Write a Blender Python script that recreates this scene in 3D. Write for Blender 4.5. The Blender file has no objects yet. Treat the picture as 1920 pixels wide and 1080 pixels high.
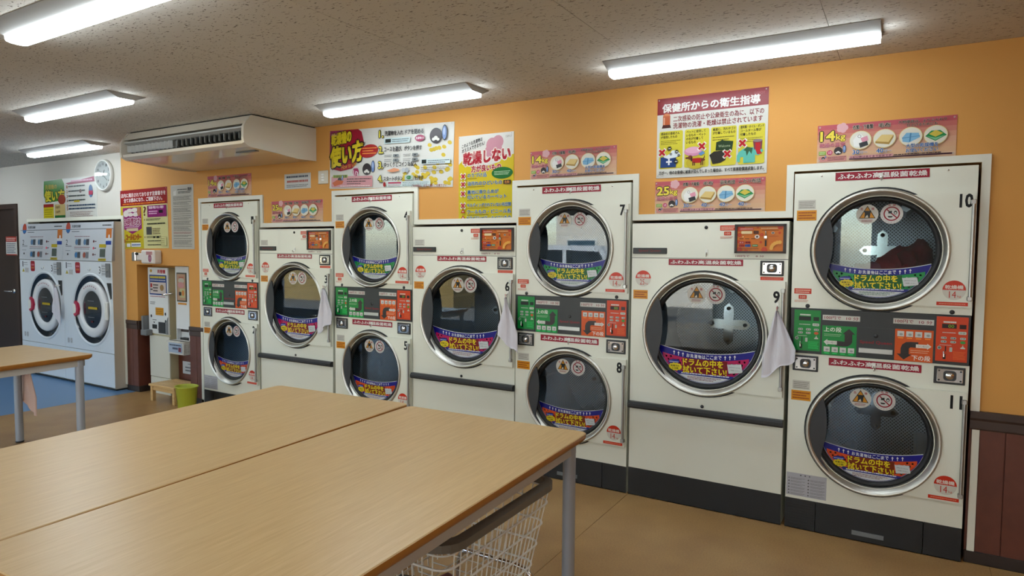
import bpy, bmesh, math, random
from mathutils import Matrix, Vector
random.seed(7)
PI = math.pi
sc = bpy.context.scene
COL = sc.collection

# ------------------------------------------------------------ camera
CAM = Vector((5.6675, -3.7975, 1.4985)); YAW, PITCH, ROLL = .5397, -.057, .0068
_f = Vector((-math.sin(YAW)*math.cos(PITCH), math.cos(YAW)*math.cos(PITCH), math.sin(PITCH)))
_ri = Vector((math.cos(YAW), math.sin(YAW), 0)); _up = _ri.cross(_f)
_R = _ri*math.cos(ROLL)+_up*math.sin(ROLL); _U = -_ri*math.sin(ROLL)+_up*math.cos(ROLL)
cam = bpy.data.objects.new('camera', bpy.data.cameras.new('camera')); COL.objects.link(cam)
cam.matrix_world = Matrix(((_R.x, _U.x, -_f.x, CAM.x), (_R.y, _U.y, -_f.y, CAM.y), (_R.z, _U.z, -_f.z, CAM.z), (0, 0, 0, 1)))
cam.data.sensor_width = 36; cam.data.lens = 1232.56/1920*36; cam.data.clip_start = .05
sc.camera = cam
# ------------------------------------------------------------ world, sun, exposure
w = bpy.data.worlds.new('world'); sc.world = w; w.use_nodes = True
nt = w.node_tree; bg = nt.nodes['Background']
sky = nt.nodes.new('ShaderNodeTexSky'); sky.sky_type = 'NISHITA'; sky.sun_disc = False
sky.sun_elevation = math.radians(38); sky.sun_rotation = math.radians(30)
nt.links.new(sky.outputs[0], bg.inputs[0]); bg.inputs[1].default_value = .7
sun = bpy.data.objects.new('sun', bpy.data.lights.new('sun', 'SUN')); COL.objects.link(sun)
sun.data.energy = 14; sun.data.angle = .01; sun.data.color = (1, .95, .86)
sun.rotation_euler = (math.radians(-48), 0, math.radians(25))      # shines from over the roof onto the street
sc.view_settings.view_transform = 'Standard'; sc.view_settings.look = 'None'
sc.view_settings.exposure = 1.05; sc.view_settings.gamma = 1; sc.view_settings.use_curve_mapping = False
LAMP = 11.5

# ------------------------------------------------------------ helpers
def lin(c):
    if isinstance(c, str):
        c = tuple(int(c[i:i+2], 16)/255 for i in (0, 2, 4))
    return tuple((v/12.92 if v <= .04045 else ((v+.055)/1.055)**2.4) for v in c)
_m = {}
def mat(name, color=None, rough=.5, metal=0, noise=0, nscale=40, bump=0, spec=.5, coat=0, emit=0, aniso=0):
    if name in _m: return _m[name]
    m = bpy.data.materials.new(name); m.use_nodes = True; n = m.node_tree.nodes; l = m.node_tree.links
    b = n['Principled BSDF']; c = lin(color)+(1,)
    b.inputs['Base Color'].default_value = c; b.inputs['Roughness'].default_value = rough
    b.inputs['Metallic'].default_value = metal; b.inputs['Specular IOR Level'].default_value = spec
    b.inputs['Coat Weight'].default_value = coat
    if emit:
        b.inputs['Emission Color'].default_value = c; b.inputs['Emission Strength'].default_value = emit
    if noise or bump:
        tc = n.new('ShaderNodeTexCoord'); nz = n.new('ShaderNodeTexNoise'); nz.inputs['Scale'].default_value = nscale
        nz.inputs['Detail'].default_value = 4; l.new(tc.outputs['Object'], nz.inputs['Vector'])
        if noise:
            mx = n.new('ShaderNodeMix'); mx.data_type = 'RGBA'
            mx.inputs['A'].default_value = tuple(v*(1-noise) for v in c[:3])+(1,)
            mx.inputs['B'].default_value = tuple(min(1, v*(1+noise)) for v in c[:3])+(1,)
            l.new(nz.outputs['Fac'], mx.inputs['Factor']); l.new(mx.outputs['Result'], b.inputs['Base Color'])
        if bump:
            bp = n.new('ShaderNodeBump'); bp.inputs['Strength'].default_value = bump; bp.inputs['Distance'].default_value = .002
            l.new(nz.outputs['Fac'], bp.inputs['Height']); l.new(bp.outputs[0], b.inputs['Normal'])
    _m[name] = m; return m

def mat_print(name, rough):
    m = bpy.data.materials.new(name); m.use_nodes = True; n = m.node_tree.nodes
    a = n.new('ShaderNodeAttribute'); a.attribute_name = 'Col'
    m.node_tree.links.new(a.outputs['Color'], n['Principled BSDF'].inputs['Base Color'])
    n['Principled BSDF'].inputs['Roughness'].default_value = rough; n['Principled BSDF'].inputs['Specular IOR Level'].default_value = .3
    return m
PRINT = mat_print('print_gloss', .28); PRINTM = mat_print('print_satin', .45)

class MB:
    def __init__(s): s.v = []; s.f = []; s.mi = []; s.mats = []; s.sm = []
    def m(s, mt):
        if mt not in s.mats: s.mats.append(mt)
        return s.mats.index(mt)
    def add(s, vs, fs, mt, smooth=False):
        o = len(s.v); s.v += [tuple(p) for p in vs]; k = s.m(mt)
        for f in fs: s.f.append([i+o for i in f]); s.mi.append(k); s.sm.append(smooth)
        return s
    def box(s, x0, y0, z0, x1, y1, z1, mt, bev=0):
        if bev and min(x1-x0, y1-y0, z1-z0) > 2.2*bev:
            b = bev; vs = []
            for (i, j, k) in [(i, j, k) for i in (0, 1) for j in (0, 1) for k in (0, 1)]:
                X, Y, Z = (x0, x1)[i], (y0, y1)[j], (z0, z1)[k]; dx, dy, dz = (b, -b)[i], (b, -b)[j], (b, -b)[k]
                vs += [(X, Y+dy, Z+dz), (X+dx, Y, Z+dz), (X+dx, Y+dy, Z)]
            bm = bmesh.new(); bv = [bm.verts.new(p) for p in vs]
            r = bmesh.ops.convex_hull(bm, input=bv)
            bmesh.ops.dissolve_limit(bm, angle_limit=.02, verts=bm.verts, edges=bm.edges)
            bm.verts.index_update()
            s.add([v.co[:] for v in bm.verts], [[v.index for v in f.verts] for f in bm.faces], mt); bm.free(); return s
        return s.add([(x0, y0, z0), (x1, y0, z0), (x1, y1, z0), (x0, y1, z0), (x0, y0, z1), (x1, y0, z1), (x1, y1, z1), (x0, y1, z1)],
            [(0, 3, 2, 1), (4, 5, 6, 7), (0, 1, 5, 4), (1, 2, 6, 5), (2, 3, 7, 6), (3, 0, 4, 7)], mt)
    def prism(s, poly, y0, y1, mt, axis='y', smooth=False):
        # poly in (a,b); extruded along axis
        n = len(poly)
        if axis == 'y': P = lambda a, b, t: (a, t, b)
        elif axis == 'x': P = lambda a, b, t: (t, a, b)
        else: P = lambda a, b, t: (a, b, t)
        vs = [P(a, b, y0) for a, b in poly]+[P(a, b, y1) for a, b in poly]
        fl = (axis != 'y')
        A = list(range(n)); B = list(range(n, 2*n))
        s.add(vs, [A if not fl else A[::-1], B[::-1] if not fl else B], mt)
        s.add(vs, [(i, i+n, (i+1) % n+n, (i+1) % n) if not fl else (i, (i+1) % n, (i+1) % n+n, i+n) for i in range(n)], mt, smooth)
        return s
    def lathe_y(s, prof, cx, cz, mt, n=48, smooth=True, a0=0, a1=2*PI):
        full = abs(a1-a0-2*PI) < 1e-6; k = n if full else n+1
        vs = []
        for i in range(k):
            a = a0+(a1-a0)*i/n
            vs += [(cx+r*math.cos(a), y, cz+r*math.sin(a)) for r, y in prof]
        p = len(prof); fs = []
        for i in range(n):
            j = (i+1) % k
            for q in range(p-1): fs.append((i*p+q, i*p+q+1, j*p+q+1, j*p+q))
        return s.add(vs, fs, mt, smooth)
    def lathe_z(s, prof, cx, cy, mt, n=32, smooth=True, sx=1, sy=1):
        vs = []
        for i in range(n):
            a = 2*PI*i/n; vs += [(cx+r*sx*math.cos(a), cy+r*sy*math.sin(a), z) for r, z in prof]
        p = len(prof); fs = []
        for i in range(n):
            j = (i+1) % n
            for q in range(p-1): fs.append((i*p+q, j*p+q, j*p+q+1, i*p+q+1))
        return s.add(vs, fs, mt, smooth)
    def tube(s, pts, r, mt, n=8, closed=False, cap=True):
        pts = [Vector(p) for p in pts]; N = len(pts); vs = []; prev = None
        for i, p in enumerate(pts):
            if closed: t = (pts[(i+1) % N]-pts[i-1])
            else: t = pts[min(i+1, N-1)]-pts[max(i-1, 0)]
            t.normalize()
            if prev is None:
                u = t.orthogonal().normalized()
            else:
                u = (prev-t*prev.dot(t)).normalized()
            prev = u; v = t.cross(u)
            rr = r[i] if isinstance(r, (list, tuple)) else r
            vs += [p+(u*math.cos(2*PI*k/n)+v*math.sin(2*PI*k/n))*rr for k in range(n)]
        fs = []
        for i in range(N if closed else N-1):
            j = (i+1) % N
            for k in range(n): fs.append((i*n+k, i*n+(k+1) % n, j*n+(k+1) % n, j*n+k))
        s.add(vs, fs, mt, True)
        if cap and not closed: s.add(vs, [list(range(n))[::-1], list(range((N-1)*n, N*n))], mt)
        return s
    def build(s, name, parent=None, loc=None, rot=None):
        me = bpy.data.meshes.new(name); me.from_pydata(s.v, [], s.f)
        for mt in s.mats: me.materials.append(mt)
        me.polygons.foreach_set('material_index', s.mi); me.polygons.foreach_set('use_smooth', s.sm); me.update()
        o = bpy.data.objects.new(name, me); COL.objects.link(o)
        if parent: o.parent = parent
        if loc: o.location = loc
        if rot: o.rotation_euler = rot
        return o

def tag(o, label=None, cat=None, group=None, kind=None):
    if label: o['label'] = label
    if cat: o['category'] = cat
    if group: o['group'] = group
    if kind: o['kind'] = kind
    return o
def empty(name, loc=(0, 0, 0), label=None, cat=None, group=None, rz=0, ry=0):
    o = bpy.data.objects.new(name, None); COL.objects.link(o); o.location = loc; o.rotation_euler = (0, ry, rz)
    o.empty_display_size = .05
    return tag(o, label, cat, group)
def copy_tree(o, parent=None):
    c = o.copy(); COL.objects.link(c); c.parent = parent
    for ch in list(o.children): copy_tree(ch, c)
    return c
def fill_circle(r, cx, cz, n=40, a0=0, a1=2*PI):
    return [(cx+r*math.cos(a0+(a1-a0)*i/n), cz+r*math.sin(a0+(a1-a0)*i/n)) for i in range(n)]

# ---- flat print: coloured shapes and lettering on paper, one mesh
_tx = {}
def text_mesh(s, bold):
    k = (s, bold)
    if k in _tx: return _tx[k]
    c = bpy.data.curves.new('t', 'FONT'); c.body = s; c.resolution_u = 2; c.offset = bold
    o = bpy.data.objects.new('t', c); COL.objects.link(o)
    dg = bpy.context.evaluated_depsgraph_get(); me = bpy.data.meshes.new_from_object(o.evaluated_get(dg))
    vs = [(v.co.x, v.co.y) for v in me.vertices]; fs = [tuple(p.vertices) for p in me.polygons]
    bpy.data.objects.remove(o); bpy.data.curves.remove(c); bpy.data.meshes.remove(me)
    xs = [v[0] for v in vs]; ys = [v[1] for v in vs]; bb = (min(xs), min(ys), max(xs), max(ys))
    _tx[k] = (vs, fs, bb); return _tx[k]
LAY = .00006
class Print:
    def __init__(s, W=None, H=None, y=0):
        s.W, s.H = W, H; s.v = []; s.f = []; s.c = []; s.y = y; s.k = 0
    def M(s, u, v): return (u, v) if s.W is None else (u*s.W, s.H-v*s.H)
    def _add(s, pts, fs, col, map_=True, step=True):
        if step: s.k += 1
        y = s.y-LAY*s.k; o = len(s.v)
        for p in pts:
            a, b = s.M(*p) if map_ else p
            s.v.append((a, y, b))
        c = tuple(.82*v**1.2 for v in lin(col))+(1,)
        for f in fs: s.f.append([i+o for i in f]); s.c += [c]*len(f)
    def poly(s, pts, col, step=True): s._add(pts, [list(range(len(pts)))], col, step=step)
    def rect(s, x0, y0, x1, y1, col, step=True): s.poly([(x0, y0), (x1, y0), (x1, y1), (x0, y1)], col, step)
    def rrect(s, x0, y0, x1, y1, r, col):
        a, b = s.M(x0, y0); c, d = s.M(x1, y1); a, c = min(a, c), max(a, c); b, d = min(b, d), max(b, d)
        pts = []
        for cx, cy, t in ((c-r, d-r, 0), (a+r, d-r, 1), (a+r, b+r, 2), (c-r, b+r, 3)):
            pts += [(cx+r*math.cos((t+i/4)*PI/2), cy+r*math.sin((t+i/4)*PI/2)) for i in range(5)]
        s._add(pts, [list(range(len(pts)))], col, map_=False)
    def ell(s, x, y, rx, ry, col, n=24, rot=0, step=True):
        cx, cy = s.M(x, y); c, d = math.cos(rot), math.sin(rot)
        pts = []
        for i in range(n):
            a = 2*PI*i/n; p, q = rx*math.cos(a), ry*math.sin(a); pts.append((cx+p*c-q*d, cy+p*d+q*c))
        s._add(pts, [list(range(n))], col, map_=False, step=step)
    def ring(s, x, y, r0, r1, col, n=28):
        cx, cy = s.M(x, y); pts = [(cx+r*math.cos(2*PI*i/n), cy+r*math.sin(2*PI*i/n)) for r in (r0, r1) for i in range(n)]
        s._add(pts, [(i, (i+1) % n, (i+1) % n+n, i+n) for i in range(n)], col, map_=False)
    def t(s, txt, x0, y0, x1, y1, col, bold=0, out=None, shear=0, slant=0):
        """lettering that fills the box (x0,y0)-(x1,y1); out=(colour, amount) draws an outline under it"""
        A = s.M(x0, y0); B = s.M(x1, y1); a, c = A[0], B[0]; b, d = min(A[1], B[1]), max(A[1], B[1])
        base = text_mesh(txt, 0); bb = base[2]; vs, fs, _ = base
        sx = (c-a)/max(bb[2]-bb[0], 1e-6); sy = (d-b)/max(bb[3]-bb[1], 1e-6); e = sy
        jobs = []
        if out:
            q = (bold+out[1])*e; jobs += [(q*math.cos(k*PI/4), q*math.sin(k*PI/4), out[0]) for k in range(8)]
        if bold > .012:
            q = bold*e*.75; jobs += [(q, q, col), (-q, q, col), (q, -q, col), (-q, -q, col)]
        else: jobs.append((0, 0, col))
        for dx, dy, cl in jobs:
            P = []
            for x, y in vs:
                X = a+(x-bb[0])*sx; Y = b+(y-bb[1])*sy
                P.append((X+slant*(Y-b)+dx, Y+shear*(X-a)+dy))
            s._add(P, fs, cl, map_=False)
    def lines(s, x0, y0, x1, y1, n, col, h=.35, seed=1):
        """print too small to read in the photograph: rows of broken strokes"""
        rnd = random.Random(seed); s.k += 1; dy = (y1-y0)/n
        for i in range(n):
            x = x0; end = x1-(x1-x0)*rnd.random()*.25*(i % 3 != 0)
            step = abs(x1-x0)/26
            while x < end:
                L = min(step*rnd.uniform(.5, 2.5), end-x)
                s.rect(x, y0+dy*(i+.5-h/2), x+L, y0+dy*(i+.5+h/2), col, step=False); x += L+step*.25
    def arrow_up(s, x, y, h, wd, col):
        for p in ([(x-wd*.14, y), (x+wd*.14, y), (x+wd*.14, y+h*.7), (x-wd*.14, y+h*.7)], [(x-wd*.5, y+h*.55), (x+wd*.5, y+h*.55), (x, y+h)]):
            s.poly(p, col)
    def build(s, name, parent=None, loc=None, ry=0, mt=None, slab=None):
        """slab = (x0,z0,x1,z1,thickness, hex) gives the sheet under the print its own thickness"""
        if slab:
            x0, z0, x1, z1, th, hexc = slab; o = len(s.v); y0 = s.y; y1 = s.y+th
            s.v += [(x0, y0, z0), (x1, y0, z0), (x1, y1, z0), (x0, y1, z0), (x0, y0, z1), (x1, y0, z1), (x1, y1, z1), (x0, y1, z1)]
            for f in [(0, 3, 2, 1), (4, 5, 6, 7), (0, 1, 5, 4), (1, 2, 6, 5), (2, 3, 7, 6), (3, 0, 4, 7)]:
                s.f.append([i+o for i in f]); s.c += [lin(hexc)+(1,)]*4
        me = bpy.data.meshes.new(name); me.from_pydata(s.v, [], s.f); me.update()
        ca = me.color_attributes.new('Col', 'FLOAT_COLOR', 'CORNER')
        flat = [x for c in s.c for x in c]; ca.data.foreach_set('color', flat)
        me.materials.append(mt or PRINT)
        ob = bpy.data.objects.new(name, me); COL.objects.link(ob)
        if parent: ob.parent = parent
        if loc: ob.location = loc
        ob.rotation_euler = (0, ry, 0)
        return ob

# ------------------------------------------------------------ materials
ALM = mat('almond_enamel', 'd8d9cb', .32, spec=.5, coat=.15)
ALM2 = mat('almond_trim', 'd6d6c9', .45)
WHT = mat('white_plastic', 'dcdcd6', .35)
BLK = mat('black_plastic', '1b1c1e', .4)
BLKM = mat('black_panel', '1c2022', .4)
KICK = mat('kick_black', '131518', .5)
RUB = mat('rubber', '141517', .55)
PULL = mat('pull_grey', '2b2c2f', .5)
STEEL = mat('brushed_steel', 'c6c4bc', .38, 1, noise=.06, nscale=60)
CHR = mat('chrome', 'd8d8d8', .12, 1)
ROD = mat('satin_alu', 'a9a9a6', .35, 1)
GREY = mat('grey_plastic', '6d7072', .45)
ORW = mat('orange_wall', 'cb9248', .75, noise=.04, nscale=300, bump=.25)
WHW = mat('white_wall', 'c9c5bb', .8, noise=.03, nscale=300, bump=.25)
BRR = mat('brown_rail', '3a2820', .5, noise=.15, nscale=25)
BRP = mat('brown_panel', '5c2e20', .5, noise=.25, nscale=18)
BRB = mat('brown_base', '261a16', .5)
BLUE = mat('blue_vinyl', '5f84ab', .35, noise=.06, nscale=60)
WOODL = mat('stool_pine', 'd6b27a', .4, noise=.15, nscale=12)
EDGE = mat('table_edge', 'a86f2c', .4, noise=.12, nscale=30)
TLEG = mat('table_leg', 'a2a9b3', .35, .3)
TFR = mat('table_frame', 'b9b6b0', .45)
LAMPM = mat('lamp_diffuser', 'e8f4fc', .4, emit=LAMP)
FIX = mat('lamp_base', '9a9892', .5)
DOORB = mat('door_brown', '2e1f19', .5, noise=.15, nscale=12)
CLOTH = mat('towel_white', 'cfccd3', .9, bump=.6, nscale=300)
CLOTHP = mat('towel_pink', 'd6b4a4', .9, bump=.6, nscale=300)
LIME = mat('lime_plastic', 'b4bb3c', .4)
ACW = mat('aircon_white', 'cdc5b5', .16, coat=.5)
VANE = mat('aircon_vane', 'a9a9a4', .4)
DARK = mat('dark_void', '0b0b0c', .8)
NUMB = mat('number_black', '101012', .4)

def schlick(n, l, f0):
    lw = n.new('ShaderNodeLayerWeight'); lw.inputs[0].default_value = .5
    pw = n.new('ShaderNodeMath'); pw.operation = 'POWER'; pw.inputs[1].default_value = 5; l.new(lw.outputs['Facing'], pw.inputs[0])
    ma = n.new('ShaderNodeMath'); ma.operation = 'MULTIPLY_ADD'; ma.inputs[1].default_value = 1-f0; ma.inputs[2].default_value = f0
    l.new(pw.outputs[0], ma.inputs[0]); return ma
def mat_glass():
    m = bpy.data.materials.new('door_glass'); m.use_nodes = True; n = m.node_tree.nodes; l = m.node_tree.links
    n.remove(n['Principled BSDF']); t = n.new('ShaderNodeBsdfTransparent'); t.inputs[0].default_value = (.80, .86, .90, 1)
    g = n.new('ShaderNodeBsdfGlossy'); g.inputs['Roughness'].default_value = .01
    fr = schlick(n, l, .05)
    mx = n.new('ShaderNodeMixShader'); l.new(fr.outputs[0], mx.inputs[0]); l.new(t.outputs[0], mx.inputs[1]); l.new(g.outputs[0], mx.inputs[2])
    l.new(mx.outputs[0], n['Material Output'].inputs[0]); return m
GLASS = mat_glass()
def mat_pane():
    m = bpy.data.materials.new('window_glass'); m.use_nodes = True; n = m.node_tree.nodes; l = m.node_tree.links
    n.remove(n['Principled BSDF']); t = n.new('ShaderNodeBsdfTransparent'); t.inputs[0].default_value = (.97, .985, .985, 1)
    g = n.new('ShaderNodeBsdfGlossy'); g.inputs['Roughness'].default_value = .01
    fr = schlick(n, l, .035)
    mx = n.new('ShaderNodeMixShader'); l.new(fr.outputs[0], mx.inputs[0]); l.new(t.outputs[0], mx.inputs[1]); l.new(g.outputs[0], mx.inputs[2])
    l.new(mx.outputs[0], n['Material Output'].inputs[0]); return m
PANE = mat_pane()

def mat_perf():
    m = bpy.data.materials.new('perforated_steel'); m.use_nodes = True; n = m.node_tree.nodes; l = m.node_tree.links
    b = n['Principled BSDF']; b.inputs['Metallic'].default_value = .85; b.inputs['Roughness'].default_value = .3
    uv = n.new('ShaderNodeUVMap'); mp = n.new('ShaderNodeMapping'); mp.inputs['Rotation'].default_value = (0, 0, PI/4)
    mp.inputs['Scale'].default_value = (74, 74, 74)
    vo = n.new('ShaderNodeTexVoronoi'); vo.voronoi_dimensions = '2D'; vo.inputs['Randomness'].default_value = 0; vo.inputs['Scale'].default_value = 1
    l.new(uv.outputs[0], mp.inputs[0]); l.new(mp.outputs[0], vo.inputs['Vector'])
    ct = n.new('ShaderNodeMath'); ct.operation = 'LESS_THAN'; ct.inputs[1].default_value = .31; l.new(vo.outputs['Distance'], ct.inputs[0])
    mx = n.new('ShaderNodeMix'); mx.data_type = 'RGBA'; mx.inputs['A'].default_value = (.40, .43, .45, 1); mx.inputs['B'].default_value = (.006, .006, .007, 1)
    l.new(ct.outputs[0], mx.inputs['Factor']); l.new(mx.outputs['Result'], b.inputs['Base Color'])
    inv = n.new('ShaderNodeMath'); inv.operation = 'MULTIPLY'; inv.inputs[1].default_value = -.55
    l.new(ct.outputs[0], inv.inputs[0]); ad = n.new('ShaderNodeMath'); ad.operation = 'ADD'; ad.inputs[1].default_value = .55
    l.new(inv.outputs[0], ad.inputs[0]); l.new(ad.outputs[0], b.inputs['Metallic'])
    return m
PERF = mat_perf()

def mat_wood(name, c0, c1, rough=.32, ax=1):
    m = bpy.data.materials.new(name); m.use_nodes = True; n = m.node_tree.nodes; l = m.node_tree.links; b = n['Principled BSDF']
    tc = n.new('ShaderNodeTexCoord'); mp = n.new('ShaderNodeMapping')
    mp.inputs['Scale'].default_value = (28, 1.2, 28) if ax == 1 else (1.2, 28, 28)
    l.new(tc.outputs['Object'], mp.inputs[0]); nz = n.new('ShaderNodeTexNoise'); nz.inputs['Scale'].default_value = 2.5; nz.inputs['Detail'].default_value = 6
    l.new(mp.outputs[0], nz.inputs['Vector'])
    mp2 = n.new('ShaderNodeMapping'); mp2.inputs['Scale'].default_value = (160, 6, 160) if ax == 1 else (6, 160, 160); l.new(tc.outputs['Object'], mp2.inputs[0])
    n2 = n.new('ShaderNodeTexNoise'); n2.inputs['Scale'].default_value = 2; l.new(mp2.outputs[0], n2.inputs['Vector'])
    av = n.new('ShaderNodeMath'); av.operation = 'ADD'; l.new(nz.outputs['Fac'], av.inputs[0]); l.new(n2.outputs['Fac'], av.inputs[1])
    r = n.new('ShaderNodeValToRGB'); r.color_ramp.elements[0].position = .38; r.color_ramp.elements[1].position = .66
    r.color_ramp.elements[0].color = lin(c0)+(1,); r.color_ramp.elements[1].color = lin(c1)+(1,)
    hf = n.new('ShaderNodeMath'); hf.operation = 'MULTIPLY'; hf.inputs[1].default_value = .5; l.new(av.outputs[0], hf.inputs[0])
    l.new(hf.outputs[0], r.inputs[0]); l.new(r.outputs[0], b.inputs['Base Color']); b.inputs['Roughness'].default_value = rough
    return m
TOPW = mat_wood('table_top_maple', 'c29f6c', 'd0b07c', .33)

def mat_ceil():
    m = bpy.data.materials.new('ceiling_board'); m.use_nodes = True; n = m.node_tree.nodes; l = m.node_tree.links; b = n['Principled BSDF']
    tc = n.new('ShaderNodeTexCoord'); mp = n.new('ShaderNodeMapping'); mp.inputs['Scale'].default_value = (48, 130, 48)
    l.new(tc.outputs['Object'], mp.inputs[0])
    vo = n.new('ShaderNodeTexNoise'); vo.inputs['Scale'].default_value = 1.0; vo.inputs['Detail'].default_value = 2.0
    l.new(mp.outputs[0], vo.inputs['Vector'])
    r = n.new('ShaderNodeValToRGB'); r.color_ramp.elements[0].position = .33; r.color_ramp.elements[1].position = .37
    r.color_ramp.elements[0].color = lin('6a6054')+(1,); r.color_ramp.elements[1].color = lin('c8c2b8')+(1,)
    l.new(vo.outputs['Fac'], r.inputs[0]); l.new(r.outputs[0], b.inputs['Base Color']); b.inputs['Roughness'].default_value = .85
    bp = n.new('ShaderNodeBump'); bp.inputs['Strength'].default_value = .5; bp.inputs['Distance'].default_value = .002
    l.new(r.outputs[0], bp.inputs['Height']); l.new(bp.outputs[0], b.inputs['Normal'])
    return m
CEIL = mat_ceil()
def mat_floor():
    m = bpy.data.materials.new('tan_vinyl'); m.use_nodes = True; n = m.node_tree.nodes; l = m.node_tree.links; b = n['Principled BSDF']
    tc = n.new('ShaderNodeTexCoord'); nz = n.new('ShaderNodeTexNoise'); nz.inputs['Scale'].default_value = 130; nz.inputs['Detail'].default_value = 3
    l.new(tc.outputs['Object'], nz.inputs['Vector']); n2 = n.new('ShaderNodeTexNoise'); n2.inputs['Scale'].default_value = 3; l.new(tc.outputs['Object'], n2.inputs['Vector'])
    ad = n.new('ShaderNodeMath'); ad.operation = 'ADD'; l.new(nz.outputs['Fac'], ad.inputs[0]); l.new(n2.outputs['Fac'], ad.inputs[1])
    hf = n.new('ShaderNodeMath'); hf.operation = 'MULTIPLY'; hf.inputs[1].default_value = .5; l.new(ad.outputs[0], hf.inputs[0])
    r = n.new('ShaderNodeValToRGB'); r.color_ramp.elements[0].position = .35; r.color_ramp.elements[1].position = .65
    r.color_ramp.elements[0].color = lin('947046')+(1,); r.color_ramp.elements[1].color = lin('b08d5a')+(1,)
    l.new(hf.outputs[0], r.inputs[0]); l.new(r.outputs[0], b.inputs['Base Color']); b.inputs['Roughness'].default_value = .36
    return m
FLR = mat_floor()

# ============================================================ SETTING
X0, X1, Y0, WY, ZC = -8.6, 8.0, -6.3, .03, 2.49
# floor: base slab and welded vinyl sheets
fl = MB().box(X0-.1, Y0-.1, -.12, X1+.1, 1.3, -.002, mat('vinyl_seam', '86683f', .6)).build('floor'); tag(fl, kind='structure')
xs = [-1.19, .60, 2.42, 4.24, 6.06, X1]
for i in range(len(xs)-1):
    for (ya, yb) in ((Y0, -3.0), (-3.0, 1.2)):
        MB().box(xs[i]+.0015, ya+.0015, -.004, xs[i+1]-.0015, yb-.0015, 0, FLR).build('floor_sheet', fl)
for (xa, xb) in ((X0, -4.8), (-4.8, -2.99), (-2.99, -1.19)):
    o = MB().box(xa+.001, Y0, -.004, xb-.001, 1.2, 0, BLUE).build('floor_sheet', fl); tag(o, 'blue vinyl floor sheet')
ce = MB().box(X0-.1, Y0-.1, ZC+.008, X1+.1, 1.3, ZC+.12, DARK).build('ceiling'); tag(ce, kind='structure')
pxs = [3.52+.91*k for k in range(-14, 6)]; pys = [-1.39+.91*k for k in range(-6, 3)]
for i in range(len(pxs)-1):
    for j in range(len(pys)-1):
        xa, xb = max(pxs[i], X0), min(pxs[i+1], X1); ya, yb = max(pys[j], Y0), min(pys[j+1], WY)
        if xb-xa > .02 and yb-ya > .02:
            MB().box(xa+.0012, ya+.0012, ZC, xb-.0012, yb-.0012, ZC+.008, CEIL).build('ceiling_panel', ce)

# front wall with stepped machine opening
W14, W25, T14, T25 = .80, .883, 1.93, 1.685
UX = dict(A=0, B=.822, C=1.73, D=2.536, E=3.424, F=4.24, G=5.144)
wb = MB(); TH = .12
def wbx(x0, x1, z0, z1, mt): wb.box(x0, WY, z0, x1, WY+TH, z1, mt)
# x intervals of the opening and their top heights
steps = [(-.03, .812, T14), (.812, 1.722, T25), (1.722, 2.534, T14), (2.534, 3.416, T25), (3.416, 4.232, T14), (4.232, 5.136, T25), (5.136, 5.957, T14)]
for a, b, zt in steps: wbx(a, b, zt, ZC, ORW)
wbx(5.957, X1, .745, ZC, ORW); wbx(5.957, X1, 0, .745, BRP)
AX0, AX1, AZ = -1.14, -.25, 1.327
wbx(AX1, -.03, .745, ZC, ORW); wbx(AX1, -.03, 0, .745, BRP)
wbx(AX0, AX1, AZ, ZC, ORW)
wbx(-1.345, AX0, .745, ZC, ORW); wbx(-1.345, AX0, 0, .745, BRP)
wbx(-1.385, -1.345, 1.84, ZC, ORW)
wbx(-3.44, -1.385, 1.80, ZC, WHW); wbx(-3.69, -3.44, 0, ZC, WHW)
wbx(-4.62, -3.69, 2.03, ZC, WHW); wbx(X0, -4.62, 0, ZC, WHW)
wall = tag(wb.build('wall_front'), kind='structure')
# alcove behind the wall
al = MB(); D1 = .19
al.box(AX0-.1, WY+TH, .745, AX0, D1+.06, AZ+.1, ORW); al.box(AX0-.1, WY+TH, 0, AX0, D1+.06, .745, BRP)
al.box(AX1, WY+TH, .745, AX1+.1, D1+.06, AZ+.1, ORW); al.box(AX1, WY+TH, 0, AX1+.1, D1+.06, .745, BRP)
al.box(AX0, D1, .745, AX1, D1+.06, AZ+.1, ORW); al.box(AX0, D1, 0, AX1, D1+.06, .745, BRP)
al.box(AX0, WY+TH, AZ, AX1, D1, AZ+.1, ORW)
tag(al.build('wall_alcove'), kind='structure')
# dark service room behind the machines
sv = MB()
sv.box(X0, 1.2, 0, X1, 1.3, ZC, DARK)
tag(sv.build('wall_service'), kind='structure')
# other walls
lw = MB(); lw.box(X0-.1, Y0, 0, X0, 1.2, ZC, WHW); tag(lw.build('wall_left'), kind='structure')
rw = MB(); rw.box(X1, Y0, .745, X1+.1, 1.2, ZC, ORW); rw.box(X1, Y0, 0, X1+.1, 1.2, .745, BRP); tag(rw.build('wall_right'), kind='structure')
bw = MB()
WIN = [(-7.9, -5.3), (-4.1, -3.1), (-2.3, -1.2), (-.1, 3.2), (3.9, 5.3), (6.1, 7.6)]  # last window added, and the one before widened, for daylight on the dryer fronts
edges = [X0]+[e for p in WIN for e in p]+[X1]
for i in range(0, len(edges), 2): bw.box(edges[i], Y0-.12, 0, edges[i+1], Y0, ZC, WHW)
for a, b in WIN: bw.box(a, Y0-.12, 2.15, b, Y0, ZC, WHW); bw.box(a, Y0-.12, 0, b, Y0, .12, WHW)
tag(bw.build('wall_back'), kind='structure')
ALUW = mat('window_alu', 'b8babb', .4, .3)
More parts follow.
